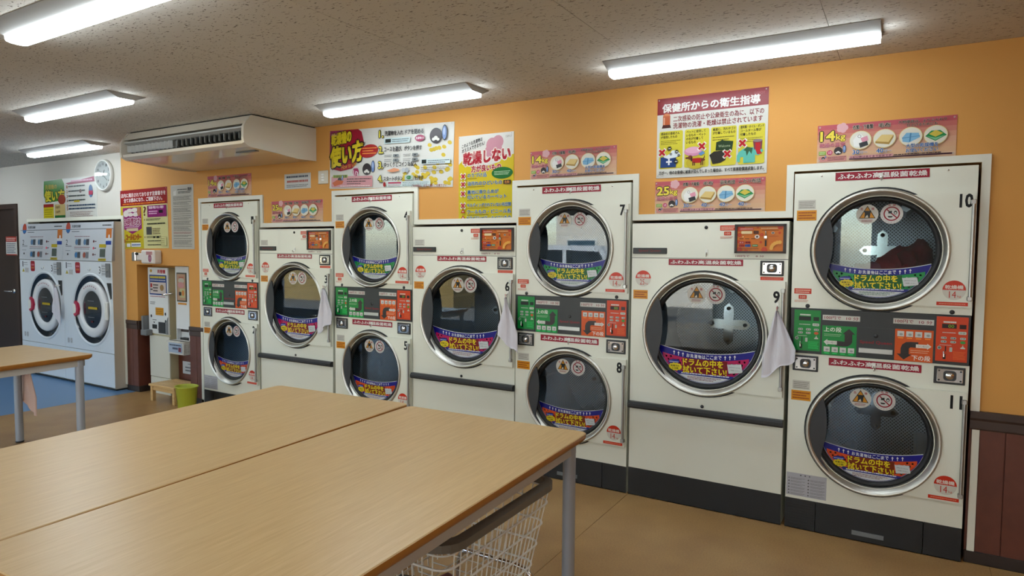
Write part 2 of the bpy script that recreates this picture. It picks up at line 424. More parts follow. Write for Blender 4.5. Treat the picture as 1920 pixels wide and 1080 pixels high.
for i, (a, b) in enumerate(WIN):
    fr = MB(); z0, z1 = .12, 2.15
    for p in ((a, z0, b, z0+.05), (a, z1-.05, b, z1), (a, z0, a+.05, z1), (b-.05, z0, b, z1)): fr.box(p[0], Y0-.09, p[1], p[2], Y0-.03, p[3], ALUW)
    n = 2 if b-a > 1.5 else 1
    for k in range(1, n): xm = a+(b-a)*k/n; fr.box(xm-.035, Y0-.09, z0+.05, xm+.035, Y0-.03, z1-.05, ALUW)
    wo = tag(fr.build('window_%d' % (i+1)), kind='structure')
    for k in range(n):
        xa, xb = a+(b-a)*k/n, a+(b-a)*(k+1)/n
        MB().box(xa+.036, Y0-.063, z0+.051, xb-.036, Y0-.057, z1-.051, PANE).build('pane', wo)

# wainscot at the right end and around the alcove
def boards(x0, x1, y, parent, w=.102, zt=.66):
    x = x0
    while x < x1-.01:
        e = min(x+w, x1); MB().box(x+.0015, y-.008, .055, e-.0015, y, zt, BRP, bev=.0015).build('plank', parent); x = e
boards(5.997, X1, WY, wall); boards(-1.345, AX0, WY, wall, .11); boards(AX1, -.03, WY, wall, .11)
def rail(x0, x1, y, parent=wall):
    m = MB(); m.prism([(y, .655), (y-.009, .655), (y-.011, .662), (y-.011, .70), (y-.016, .712), (y-.016, .745), (y, .745)], x0, x1, BRR, 'x')
    m.build('chair_rail', parent)
    return m
rail(5.957, X1, WY-.004); rail(-1.345, AX0, WY); rail(AX1, -.03, WY)
for i, (a, b) in enumerate(((5.957, X1), (-1.345, AX0), (AX1, -.03))):
    o = MB().box(a, WY-.014, 0, b+(0 if i != 1 else .014), WY, .06, BRB, bev=.003).build('baseboard_front' + ('' if i == 0 else '_%d' % i)); tag(o, kind='structure')
o = MB().box(AX0, WY+.0, 0, AX0+.014, D1, .06, BRB).build('baseboard_alcove'); tag(o, kind='structure')
al2 = bpy.data.objects['wall_alcove']
m_ = MB(); m_.box(AX0, WY, .655, AX0+.018, D1, .745, BRR); m_.build('chair_rail', al2)
m_ = MB(); m_.box(AX0+.018, D1-.018, .655, AX1, D1, .745, BRR); m_.build('chair_rail', al2)

# white trim following the stepped opening
tr = MB(); tw = .036; ty0, ty1 = WY-.014, WY
def tb(x0, x1, z0, z1): tr.box(x0, ty0, z0, x1, ty1, z1, ALM2)
tb(-.065, .848, T14, T14+tw); tb(-.065, -.03, 0, T14)
tb(.812, .848, T25, T14)
for s_ in (1.722, 3.416, 5.136):
    tb(s_-tw, s_, T25+tw, T14+tw)
for a, b in ((1.722, 2.534), (3.416, 4.232), (5.136, 5.957)): tb(a, b+tw, T14, T14+tw)
for s_ in (2.534, 4.232): tb(s_, s_+tw, T25, T14)
tb(.848, 1.722, T25, T25+tw); tb(2.57, 3.416, T25, T25+tw); tb(4.268, 5.136, T25, T25+tw)
tb(5.957, 5.993, .745, T14); tb(5.967, 5.997, .06, .655)
tag(tr.build('trim_1'), kind='structure')
t2 = MB(); t2.box(-3.44, ty0, 1.80, -1.345, ty1, 1.836, ALM2); t2.box(-1.385, ty0, .06, -1.345, ty1, 1.80, ALM2)
tag(t2.build('trim_2'), kind='structure')
# far left door
d_ = MB(); d_.box(-4.62, WY+.01, 0, -3.69, WY+.05, 2.03, DOORB); d_.box(-4.62, WY-.02, 0, -4.56, WY+.01, 2.03, BRR)
d_.box(-3.75, WY-.02, 0, -3.69, WY+.01, 2.03, BRR); d_.box(-4.56, WY-.02, 1.97, -3.75, WY+.01, 2.03, BRR)
dr = tag(d_.build('door_1'), kind='structure')
h = MB(); h.lathe_y([(0, WY-.01), (.025, WY-.01), (.025, WY+.01)], -3.86, .95, CHR, 20)
h.tube([(-3.86, WY-.005, .95), (-3.86, WY-.05, .95), (-3.875, WY-.055, .95), (-3.98, WY-.055, .95)], .008, CHR); h.build('door_handle', dr)

# ============================================================ DRYERS
C14, CZ1, CZ2, R14 = .40, 1.5129, .5629, .3162
C25, CZ3, R25 = .4415, 1.0251, .3671

def panel_hole(mb, x0, z0, x1, z1, cx, cz, R, y, mt, n=56):
    ang = [2*PI*i/n for i in range(n)]+[math.atan2(b-cz, a-cx) % (2*PI) for a in (x0, x1) for b in (z0, z1)]
    ang = sorted(set(round(a, 6) for a in ang)); vs = []
    for a in ang:
        c, s_ = math.cos(a), math.sin(a)
        tx = ((x1-cx)/c if c > 1e-9 else (x0-cx)/c if c < -1e-9 else 1e9); tz = ((z1-cz)/s_ if s_ > 1e-9 else (z0-cz)/s_ if s_ < -1e-9 else 1e9)
        t = min(tx, tz); vs += [(cx+R*c, y, cz+R*s_), (cx+t*c, y, cz+t*s_)]
    k = len(ang); mb.add(vs, [(2*i, 2*i+1, 2*((i+1) % k)+1, 2*((i+1) % k)) for i in range(k)], mt)

def drum(R, cx, cz, parent):
    """perforated cylinder and back disc with uv in metres"""
    n = 64; y0, y1 = .065, .62; vs = []; fs = []; uv = []
    for i in range(n+1):
        a = 2*PI*i/n; vs += [(cx+R*math.cos(a), y0, cz+R*math.sin(a)), (cx+R*math.cos(a), y1, cz+R*math.sin(a))]
    for i in range(n):
        fs.append((2*i, 2*i+2, 2*i+3, 2*i+1)); uv += [(i*R*2*PI/n, y0), ((i+1)*R*2*PI/n, y0), ((i+1)*R*2*PI/n, y1), (i*R*2*PI/n, y1)]
    o = len(vs); vs.append((cx, y1+.0, cz)); uvb = []
    for i in range(n): a = 2*PI*i/n; vs.append((cx+R*math.cos(a), y1, cz+R*math.sin(a)))
    for i in range(n):
        j = (i+1) % n; fs.append((o, o+1+i, o+1+j)); uv += [(0, 0), (R*math.cos(2*PI*i/n), R*math.sin(2*PI*i/n)), (R*math.cos(2*PI*j/n), R*math.sin(2*PI*j/n))]
    me = bpy.data.meshes.new('drum'); me.from_pydata(vs, [], fs); l = me.uv_layers.new(name='UVMap')
    for k, c in enumerate(uv): l.data[k].uv = c
    me.materials.append(PERF); me.update()
    for p in me.polygons: p.use_smooth = len(p.vertices) == 4
    ob = bpy.data.objects.new('drum', me); COL.objects.link(ob); ob.parent = parent
    b = MB()      # lifting vanes, hub plate and bolts
    for k in range(4):
        a = PI/4+k*PI/2+.3; c, s_ = math.cos(a), math.sin(a); nx, nz = -s_, c; q = R-.004
        P = [(cx+c*q+nx*.045, cz+s_*q+nz*.045), (cx+c*(R-.075)+nx*.012, cz+s_*(R-.075)+nz*.012), (cx+c*(R-.075)-nx*.012, cz+s_*(R-.075)-nz*.012), (cx+c*q-nx*.045, cz+s_*q-nz*.045)]
        b.prism(P, y0+.01, y1-.005, ROD, 'y')
    b.build('lifting_vane', ob)
    h = MB(); pl = []
    for k in range(24):
        a = 2*PI*k/24; r = R*.26+R*.14*math.cos(4*a); pl.append((cx+r*math.cos(a), cz+r*math.sin(a)))
    h.prism(pl, y1-.006, y1-.001, CHR, 'y')
    for k in range(4):
        a = k*PI/2; h.lathe_y([(0, y1-.018), (.012, y1-.018), (.012, y1-.006)], cx+R*.3*math.cos(a), cz+R*.3*math.sin(a), RUB, 10)
    h.build('hub_plate', ob)
    return ob

def door_sticker(Rg, cx, cz, field, under, parent):
    p = Print(y=.0275)
    def C(u, v): return (cx+u*Rg, cz+v*Rg)
    a_t = math.atan2(-.27, -.963) % (2*PI); a_e = 2*PI+math.atan2(-.27, .963)
    def top(u): return -.405+.135*(u/.963)**2
    N = 22
    us = [-.955+1.91*i/N for i in range(N+1)]
    def seg(off, r, col):
        pts = []; U = [-.985+1.97*i/40 for i in range(41)]
        for u in U:
            if abs(u) < r: pts.append((u, top(u)+off, -math.sqrt(r*r-u*u)))
        pts = [q for q in pts if q[1] > q[2]]
        n = len(pts); p._add([C(u, a) for u, a, b in pts]+[C(u, b) for u, a, b in pts], [(i, i+n, i+n+1, i+1) for i in range(n-1)], col)
    seg(.014, .99, 'd8dadb'); seg(0, .985, '1f1f93'); seg(-.125, .975, field)
    # dots
    for r_ in range(-6, 16):
        for q in range(-12, 13):
            u = q*.095+(r_ % 2)*.047; v = -.5-r_*.062
            if v > -1 and u*u+v*v < .90 and v < top(u)-.155: p.ell(*C(u, v), .02*Rg, .02*Rg, 'e8ece4', 8, step=False)
    p.k += 1
    # bottom white part with small print
    low = -.825
    arc = [(u, -math.sqrt(max(0, .975**2-u*u))) for u in [-.52+1.04*i/14 for i in range(15)]]
    p.poly([C(*q) for q in [(.52, low), (-.52, low)]+arc], 'd6dadd')
    p.poly([C(*q) for q in [(-.56, low+.055), (.56, low+.03), (.56, low-.03), (-.5, low-.015)]], '26308c')
    p.lines(*C(-.45, low+.035), *C(.48, low-.01), 1, 'd9dcef', .5)
    p.lines(*C(-.33, -.86), *C(.33, -.94), 3, under, .4, 5)
    # lettering
    p.rect(*C(-.41, -.515), *C(.44, -.80), under)
    p.t('ドラムの中を', *C(-.42, -.515), *C(.36, -.655), 'f2e02a', .03, out=(under, .06))
    p.t('拭いて下さい!', *C(-.42, -.662), *C(.43, -.80), 'f2e02a', .03, out=(under, .06))
    txt = 'お洗濯物はここまで'
    n = len(txt)
    for i, ch in enumerate(txt):
        u = -.36+.073*(i+.5)*1.06; z = top(u)-.062
        p.t(ch, *C(u-.03, z+.036), *C(u+.03, z-.034), 'e6e8f0', .025, shear=.27*u/.963)
    for u in (-.60, -.51, -.42, .40, .49, .58):
        z = top(u)-.105; X, Z = C(u, z); p.arrow_up(X, Z, .085*Rg, .045*Rg, 'eef0f4')
    # burst, oval, card
    p.ell(*C(-.60, -.60), .12*Rg, .045*Rg, '2a3a9c', 18, .1); p.lines(*C(-.69, -.585), *C(-.51, -.62), 1, 'cfd6f0', .4)
    bx, bz = C(-.57, -.70); pts = []
    for i in range(24):
        a = 2*PI*i/24; r = 1 if i % 2 else .82; pts.append((bx+.15*Rg*r*math.cos(a), bz+.085*Rg*r*math.sin(a)))
    p.poly(pts, 'e8d524'); p.t('鉛筆汚れ', *C(-.66, -.665), *C(-.48, -.70), '20200f', .02); p.t('に注意!', *C(-.63, -.712), *C(-.50, -.75), '20200f', .02)
    p.poly([C(.44, -.565), C(.70, -.54), C(.735, -.70), C(.475, -.74)], 'd8dcdc')
    p.t('店内のぞうきんを', *C(.48, -.60), *C(.68, -.63), '3a4a50', 0); p.t('ご利用ください。', *C(.49, -.655), *C(.69, -.685), '3a4a50', 0)
    return p.build('drum_sticker', parent, mt=PRINT)

def warn_stickers(s_, cx, cz, Rg, parent, rel=((-.056, .182), (.052, .182)), r=.05):
    p = Print(y=.0275); x, z = cx+rel[0][0], cz+rel[0][1]
    p.ell(x, z, r, r, 'dad7cf', 30)
    T = [(x, z+.88*r), (x-.76*r, z-.42*r), (x+.76*r, z-.42*r)]
    p.poly(T, '1c1a18'); g = [(x+(a-x)*.86, z+.02*r+(b-z-.02*r)*.86) for a, b in T]; p.poly(g, 'd99a1e')
    p.poly([(x-.34*r, z+.36*r), (x+.36*r, z+.36*r), (x+.28*r, z+.1*r), (x+.24*r, z-.34*r), (x-.26*r, z-.34*r), (x-.22*r, z+.1*r)], '222420')
    p.poly([(x-.2*r, z-.34*r), (x+.1*r, z-.34*r), (x+.02*r, z-.05*r), (x-.08*r, z-.14*r)], 'e2dccb')
    p.t('危', x-.62*r, z+.68*r, x-.38*r, z+.42*r, 'b02030', .02); p.t('険', x+.38*r, z+.68*r, x+.62*r, z+.42*r, 'b02030', .02)
    p.lines(x-.5*r, z-.52*r, x+.5*r, z-.78*r, 2, 'a05058', .5)
    p.build('warning_sticker', parent)
    p = Print(y=.0275); x, z = cx+rel[1][0], cz+rel[1][1]
    p.ell(x, z, r, r, 'd9d5d2', 30)
    p.ring(x, z+.02*r, .60*r, .72*r, 'a11230')
    p.poly([(x-.46*r, z+.40*r), (x-.38*r, z+.48*r), (x+.5*r, z-.36*r), (x+.42*r, z-.44*r)], 'a11230')
    p.poly([(x-.3*r, z+.05*r), (x+.02*r, z+.05*r), (x+.02*r, z+.32*r), (x-.3*r, z+.26*r)], '33302c')
    p.ell(x+.32*r, z+.12*r, .15*r, .19*r, '2e2a28', 14); p.ell(x+.32*r, z+.08*r, .09*r, .1*r, 'd9d5d2', 12)
    p.poly([(x-.36*r, z-.2*r), (x+.12*r, z-.22*r), (x+.02*r, z-.36*r), (x-.26*r, z-.36*r)], '2a2422')
    p.t('危', x-.32*r, z+.96*r, x-.08*r, z+.76*r, 'b02030', .02); p.t('険', x+.08*r, z+.96*r, x+.32*r, z+.76*r, 'b02030', .02)
    for k in range(9):
        a = PI*1.12+k*PI*.76/8; p.ell(x+.85*r*math.cos(a), z+.85*r*math.sin(a), .05*r, .025*r, '8d7a76', 6, a+PI/2, step=False)
    p.build('warning_sticker', parent)

def make_door(root, cx, cz, R, px1, field, under, warn, rodx):
    """hinge plate (door) with ring, gasket, glass, pull, rod, stickers"""
    d = MB(); hz = R*.86
    # hinge plate: right-hand slab cut out around the ring
    a1 = math.asin(min(1, hz/(R-.01))); arc = [(cx+(R-.012)*math.cos(a1-2*a1*i/20), cz+(R-.012)*math.sin(a1-2*a1*i/20)) for i in range(21)]
    poly = arc[::-1]+[(px1, cz+hz), ]
    poly = [(px1, cz-hz), (px1, cz+hz)]+arc
    d.prism(poly[::-1], -.020, -.002, ALM, 'y')
    door = d.build('door', root)
    r = MB(); r.lathe_y([(R-.010, -.004), (R-.010, -.022), (R-.014, -.031), (R-.020, -.034), (R-.028, -.028), (R-.048, .012), (R-.052, .024)], cx, cz, STEEL, 72)
    r.build('door_ring', door)
    Rg = R-.071
    g = MB(); g.lathe_y([(R-.050, .014), (R-.056, .008), (R-.066, .014), (Rg-.001, .026), (Rg-.001, .036)], cx, cz, RUB, 64); g.build('gasket', door)
    MB().prism(fill_circle(Rg+.002, cx, cz, 64), .029, .030, GLASS, 'y').build('door_glass', door)
    # dark pull insert at the left
    out = [(cx+(R-.029)*math.cos(a), cz+(R-.029)*math.sin(a)) for a in [math.radians(143+88*i/20) for i in range(21)]]
    inn = [(cx-R*.70, cz+R*.50), (cx-R*.665, cz+R*.34), (cx-R*.645, cz+R*.18), (cx-R*.648, cz), (cx-R*.668, cz-R*.16), (cx-R*.70, cz-R*.32), (cx-R*.72, cz-R*.42), (cx-R*.72, cz-R*.50), (cx-R*.66, cz-R*.585)]
    pm = MB(); pm.prism((out+inn[::-1])[::-1], -.024, -.016, PULL, 'y'); pm.build('pull_handle', door)
    rod = MB(); z0, z1 = cz-R*.755, cz+R*.755
    rod.tube([(rodx, -.034, z0), (rodx, -.034, z1)], .008, ROD, 12)
    for zz_ in (z0, z1-.022): rod.box(rodx-.012, -.042, zz_, rodx+.010, -.020, zz_+.022, ROD, bev=.003)
    rod.build('hinge_rod', door)
    door_sticker(Rg, cx, cz, field, under, door)
    warn_stickers(None, cx, cz, Rg, door, *warn)
    return door

def title_strip(x0, z1, x1, z0, root, y=-.001):
    p = Print(y=y); p.rect(x0, z1, x1, z0, 'a8123a')
    h = z1-z0; p.t('ふわふわ高温殺菌乾燥', x0+.012, z1-h*.2, x1-.010, z0+h*.2, 'efe9e6', .035)
    return p.build('title_strip', root)
def capacity(cx, cz, r, num, root, y=-.0212, bar=None):
    p = Print(y=y); p.ell(cx, cz, r, r, 'ddd9cf', 28)
    p.poly([(cx+r*math.cos(a), cz+.02*r+r*math.sin(a)*.98) for a in [PI*i/16 for i in range(17)]], 'd8401e')
    p.t('乾燥機', cx-r*.78, cz+.52*r, cx+r*.78, cz+.12*r, 'f1e6dc', .03)
    p.t(num, cx-r*.42, cz-.1*r, cx+r*.18, cz-.78*r, 'cf3a20', .01); p.t('kg', cx+r*.3, cz-.5*r, cx+r*.62, cz-.78*r, 'cf6a50', 0)
    if bar:
        a, b, c, d = bar; p.rect(a, d, b, c, 'd8401e'); p.lines(a+.01, d-.003, b-.01, c+.003, 1, 'e89a80', .4)
    return p.build('capacity_sticker', root)
def small_left(root, zw, x0=.02):
    p = Print(y=-.001); p.rect(x0, zw, x0+.085, zw-.048, 'd3d0c6'); p.lines(x0+.006, zw-.006, x0+.08, zw-.044, 4, '85817a', .3); p.build('notice_sticker', root)
    p = Print(y=-.001); p.rect(x0-.005, zw-.054, x0+.091, zw-.108, 'e2a018'); p.lines(x0+.002, zw-.060, x0+.086, zw-.102, 3, 'a85a10', .5, 4); p.build('caution_sticker', root)
def red_note(root, x, z):
    p = Print(y=-.001); p.rect(x, z, x+.084, z-.028, 'd8441f'); p.lines(x+.006, z-.004, x+.078, z-.025, 2, 'f0cdbb', .5)
    p.rrect(x+.022, z-.034, x+.062, z-.056, .004, 'd24a28'); p.t('100', x+.030, z-.039, x+.055, z-.051, 'f0cdbb', .01)
    p.lines(x+.002, z-.060, x+.07, z-.074, 2, 'd98a70', .4); p.build('coin_note_sticker', root)
def hook(root, x, z, y=0):
    m = MB(); m.box(x-.008, y-.004, z-.004, x+.008, y, z+.022, WHT, bev=.0015)
    m.tube([(x, y-.004, z+.004), (x, y-.010, z-.010), (x+.002, y-.018, z-.018), (x+.006, y-.028, z-.012), (x+.008, y-.032, z)], .0028, CHR, 6)
    m.build('towel_hook', root)
def locks(root, pts, r=.010, y=0):
    for x, z in pts:
        MB().lathe_y([(0, y-.005), (r*.6, y-.005), (r, y-.003), (r, y)], x, z, BLK, 16).build('panel_lock', root)
def coin_box(root, x0, z0, x1, z1, mt=CHR):
    m = MB(); m.box(x0, -.006, z0, x1, 0, z1, BLK, bev=.002); b = m.build('coin_box', root)
    a, c = x0+.012, x1-.009; e, f_ = z0+.010, z1-.010
    m = MB(); m.box(a, -.010, e, c, -.006, f_, mt, bev=.0018); m.build('face_plate', b)
    cx, cz = (a+c)/2, (e+f_)/2; s_ = (f_-e)*.36
    P = []
    for X, Z, t in ((cx+s_*.55, cz+s_*.45, 0), (cx-s_*.55, cz+s_*.45, 1), (cx-s_*.55, cz-s_*.45, 2), (cx+s_*.55, cz-s_*.45, 3)):
        P += [(X+s_*.6*math.cos((t+i/4)*PI/2), Z+s_*.6*math.sin((t+i/4)*PI/2)) for i in range(5)]
    m = MB(); m.prism(P, -.013, -.010, PULL, 'y')
    m.lathe_y([(0, -.018), (s_*.42, -.018), (s_*.55, -.016), (s_*.75, -.013)], cx, cz, CHR, 20); m.build('coin_lock', b)
    for X in (a+.009, c-.009):
        for Z in (e+.009, f_-.009):
            MB().lathe_y([(0, -.013), (.003, -.013), (.0045, -.010)], X, Z, BLK, 8).build('screw', b)

def keypad(root, x0, z0, x1, z1, col, other, digits):
    p = Print(x1-x0, z1-z0, y=0)
    p.rect(0, 0, 1, 1, col)
    W = 'dfe6de'
    p.lines(.22, .09, .62, .15, 1, W, .6); p.rect(.18, .16, .64, .26, '0d2012' if col.startswith('1') or col.startswith('0') else '2a120a'); p.rect(.73, .165, .94, .26, '3a0f0a' if digits else '08301a')
    if digits: p.t(digits, .38, .175, .56, .245, '8fae2a', .02)
    p.lines(.2, .33, .62, .38, 1, W, .3, 3); p.rrect(.70, .32, .95, .385, .004, 'cfd6cc'); p.t('中温', .75, .333, .91, .372, '607060', .01)
    for r_ in range(2):
        for c_ in range(3):
            u = .16+.30*c_; v = .45+.085*r_
            if r_ == 1 and c_ == 2: p.ell(u+.09, v+.025, .011, .0075, other, 12); continue
            p.rrect(u, v, u+.18, v+.05, .004, 'c8cfc6'); p.rect(u+.03, v+.012, u+.075, v+.038, '2f3a30', False); p.rect(u+.105, v+.012, u+.15, v+.038, '2f3a30', False)
    p.lines(.12, .62, .5, .65, 1, W, .3, 4)
    p.ell(.12, .70, .0085, .0085, 'c3cbc2', 14); p.ell(.12, .70, .006, .006, '70807a', 12)
    p.rect(.30, .66, .335, .78, '171717'); p.rrect(.44, .68, .53, .78, .003, 'c3cbc2')
    p.poly([(.78, .70), (.93, .70), (.93, .68), (.88, .66), (.855, .61), (.83, .66), (.78, .68)], 'cfd6cc')
    p.rect(.24, .84, .33, .95, '171717'); p.lines(.56, .76, .95, .95, 6, tuple_hex(col, 1.5), .25, 8)
    o = p.build('keypad', root, (x0, -.0075, z0), slab=(0, 0, x1-x0, z1-z0, .002, '2a2a2a'))
    m = MB(); w_ = x1-x0; h_ = z1-z0
    m.tube([(w_*.26, -.001, h_*.22), (w_*.26, -.012, h_*.215), (w_*.27, -.012, h_*.10)], .0035, CHR, 8); m.build('coin_return_lever', o)
    return o
def tuple_hex(h, k):
    c = [min(255, int(int(h[i:i+2], 16)*k+25)) for i in (0, 2, 4)]; return '%02x%02x%02x' % tuple(c)

def instr(root, x0, z0, x1, z1, up):
    p = Print(x1-x0, z1-z0, y=0); col = '1c9a4e' if up else 'df6a22'; D = '453e3c'
    p.rect(0, 0, 1, 1, col)
    if up:
        p.t('上の段', .05, .05, .56, .21, 'e6ece0', .03); p.lines(.06, .27, .56, .37, 2, 'b9d8b4', .3)
        pts = [(.66, .52), (.66, .26), (.60, .26), (.78, .08), (.96, .26), (.88, .26), (.88, .46)]
        pts += [(.88, .52), (.84, .60), (.76, .66), (.62, .68), (.40, .67), (.40, .50), (.58, .51)]
        p.poly(pts, D)
        p.poly([(.05, .56), (.16, .46), (.16, .51), (.44, .51), (.44, .63), (.16, .63), (.16, .68)], 'e2e4dc'); p.t('コイン投入口', .14, .535, .42, .60, '3a3a38', .01)
        rowv, txv = .72, .92
    else:
        p.t('下の段', .46, .80, .94, .96, 'f0e6dc', .03); p.lines(.42, .62, .90, .74, 2, 'f0c8a8', .3)
        pts = [(.25, .96), (.06, .78), (.16, .78), (.16, .60), (.20, .48), (.30, .40), (.42, .385), (.62, .385), (.62, .56), (.42, .56), (.38, .60), (.38, .78), (.46, .78)]
        p.poly(pts, D)
        p.poly([(.96, .50), (.85, .41), (.85, .45), (.56, .45), (.56, .56), (.85, .56), (.85, .60)], 'e8e4dc'); p.t('コイン投入口', .60, .475, .88, .535, '3a3a38', .01)
        rowv, txv = .06, .26
    for k in range(4):
        u = .06+.235*k; p.rect(u, rowv, u+.18, rowv+.17, 'd9dbd6'); p.ell(u+.10, rowv+.10, .008, .006, 'a9adab', 8); p.rect(u+.02, txv, u+.16, txv+.03, tuple_hex(col, 1.35), False)
    p.build('instruction_plate', root, (x0, -.0065, z0), slab=(0, 0, x1-x0, z1-z0, .0012, '2a2a2a'))
def price(root, x0, z0, x1, z1, txt, y=-.006, c='9c2040', bgc='d9d7d0'):
    p = Print(y=y)
    if bgc: p.rect(x0, z1, x1, z0, bgc)
    h = z1-z0; w_ = x1-x0
    p.t('100円で', x0+w_*.05, z1-h*.2, x0+w_*.50, z0+h*.18, c, .015); p.t(txt, x0+w_*(.64 if bgc else .70), z1-h*.2, x0+w_*.96, z0+h*.18, c, .015)
    p.build('price_label', root)
def notice(root, x0, z0, x1, z1, bgc='b7b3a8'):
    p = Print(y=-.001); p.rect(x0, z1, x1, z0, bgc); w_ = x1-x0; h = z1-z0
    for k in range(3): p.ell(x0+w_*(.36+.11*k), z1-h*.08, .004, .004, '3a3836', 8, step=False)
    for r_ in range(6):
        for c_ in range(2):
            X = x0+w_*(.04+.49*c_); Z = z1-h*(.2+.135*r_); p.poly([(X, Z-.008), (X+.010, Z-.008), (X+.005, Z)], '6a6762', False)
            p.lines(X+.014, Z, X+w_*.43, Z-.012, 2, '7c7974', .3, r_*2+c_)
    p.build('notice_plate', root)

def number(door, txt, x, z, h=.062):
    p = Print(y=-.0205); w_ = .030 if len(txt) == 1 else .050
    if txt == '11': w_ = .044
    p.t(txt, x-w_/2, z+h/2, x+w_/2, z-h/2, '0f1014', .03)
    o = p.build('number_sticker', door, mt=PRINTM); return o

def make_stack():
    r = empty('stacked_dryer')
    H, K, PT, PB = 1.915, .166, 1.2036, .961
    b = MB()
    t_ = .0
    b.add([(0, 0, 0), (W14, 0, 0), (W14, .85, 0), (0, .85, 0), (0, 0, H), (W14, 0, H), (W14, .85, H), (0, .85, H)], [(0, 3, 2, 1), (4, 5, 6, 7), (1, 2, 6, 5), (2, 3, 7, 6), (3, 0, 4, 7)], ALM)
    panel_hole(b, 0, PT, W14, H, C14, CZ1, R14-.045, 0, ALM); panel_hole(b, 0, K, W14, PB, C14, CZ2, R14-.045, 0, ALM)
    for cz in (CZ1, CZ2):
        b.lathe_y([(R14, -.0012), (R14-.02, -.0012)], C14, cz, RUB, 64, False)          # flat black ring painted in for the shadow gap round the door
        b.lathe_y([(R14-.045, 0), (R14-.045, .07)], C14, cz, GREY, 56)
        b.lathe_y([(R14-.045, .07), (R14-.015, .07)], C14, cz, ROD, 56)
    b.build('cabinet', r)
    k = MB(); k.box(0, -.001, .004, .150, .012, K-.002, KICK); k.box(.153, -.004, .004, .640, .012, K-.002, KICK, bev=.001); k.box(.643, -.001, .004, W14, .012, K-.002, KICK)
    for i in range(9): k.box(.012, -.003, .018+i*.015, .14, -.001, .023+i*.015, BLK)
    kp = k.build('kick_panel', r)
    m = MB(); m.box(.328, -.012, .034, .473, -.004, .055, GREY, bev=.004); m.build('drawer_handle', kp)
    d1 = make_door(r, C14, CZ1, R14, .795, '2aa15c', '1d6f30', (((-.056, .182), (.052, .182)), .05), .786)
    d2 = make_door(r, C14, CZ2, R14, .795, 'e0602a', '8a3a10', (((-.056, .182), (.052, .182)), .05), .786)
    for cz, d in ((CZ1, d1), (CZ2, d2)):
        drum(R14-.018, C14, cz, r)
        capacity(.724, cz-.19, .047, '14', d, bar=(.655, .781, cz-.264, cz-.247))
        small_left(r, cz+.262 if cz == CZ1 else cz+.250)
        hook(r, .40, (1.878 if cz == CZ1 else .918))
    title_strip(.194, 1.911, .606, 1.868, r); title_strip(.192, .948, .606, .908, r)
    red_note(r, .014, 1.307); locks(r, ((.082, 1.215), (.721, 1.216)), .011)
    for x in (.129, .681): MB().lathe_y([(0, -.003), (.003, -.003), (.005, 0)], x, 1.897, CHR, 8).build('screw', r)
    # control panel
    c = MB(); c.box(.002, -.005, PB+.001, W14-.002, 0, PT-.001, BLKM, bev=.0015); c.box(.33, -.0065, PB+.012, .483, -.005, 1.118, BLKM, bev=.001)
    cp = c.build('control_panel', r)
    keypad(cp, .019, .977, .148, 1.194, '159a4c', 'd66a3a', None); keypad(cp, .660, .977, .788, 1.194, 'dc5420', '4aa84e', '00')
    instr(cp, .157, .963, .318, 1.118, True); instr(cp, .488, .963, .650, 1.121, False)
    price(cp, .157, 1.146, .331, 1.173, '10 分'); price(cp, .478, 1.147, .650, 1.174, '10 分')
    p = Print(y=-.0068); p.t('Speed Queen', .334, 1.052, .476, 1.033, 'a82432', .02); p.build('maker_name', cp)
    locks(cp, ((.405, 1.078),), .010, -.0065)
    m = MB(); m.box(.330, -.016, .990, .480, -.0065, 1.013, ROD, bev=.005); m.build('panel_handle', cp)
    coin_box(r, .018, .866, .142, .950); coin_box(r, .658, .866, .785, .950)
    notice(r, .004, .182, .202, .306, 'c2c2c8')
    return r, (d1, d2)

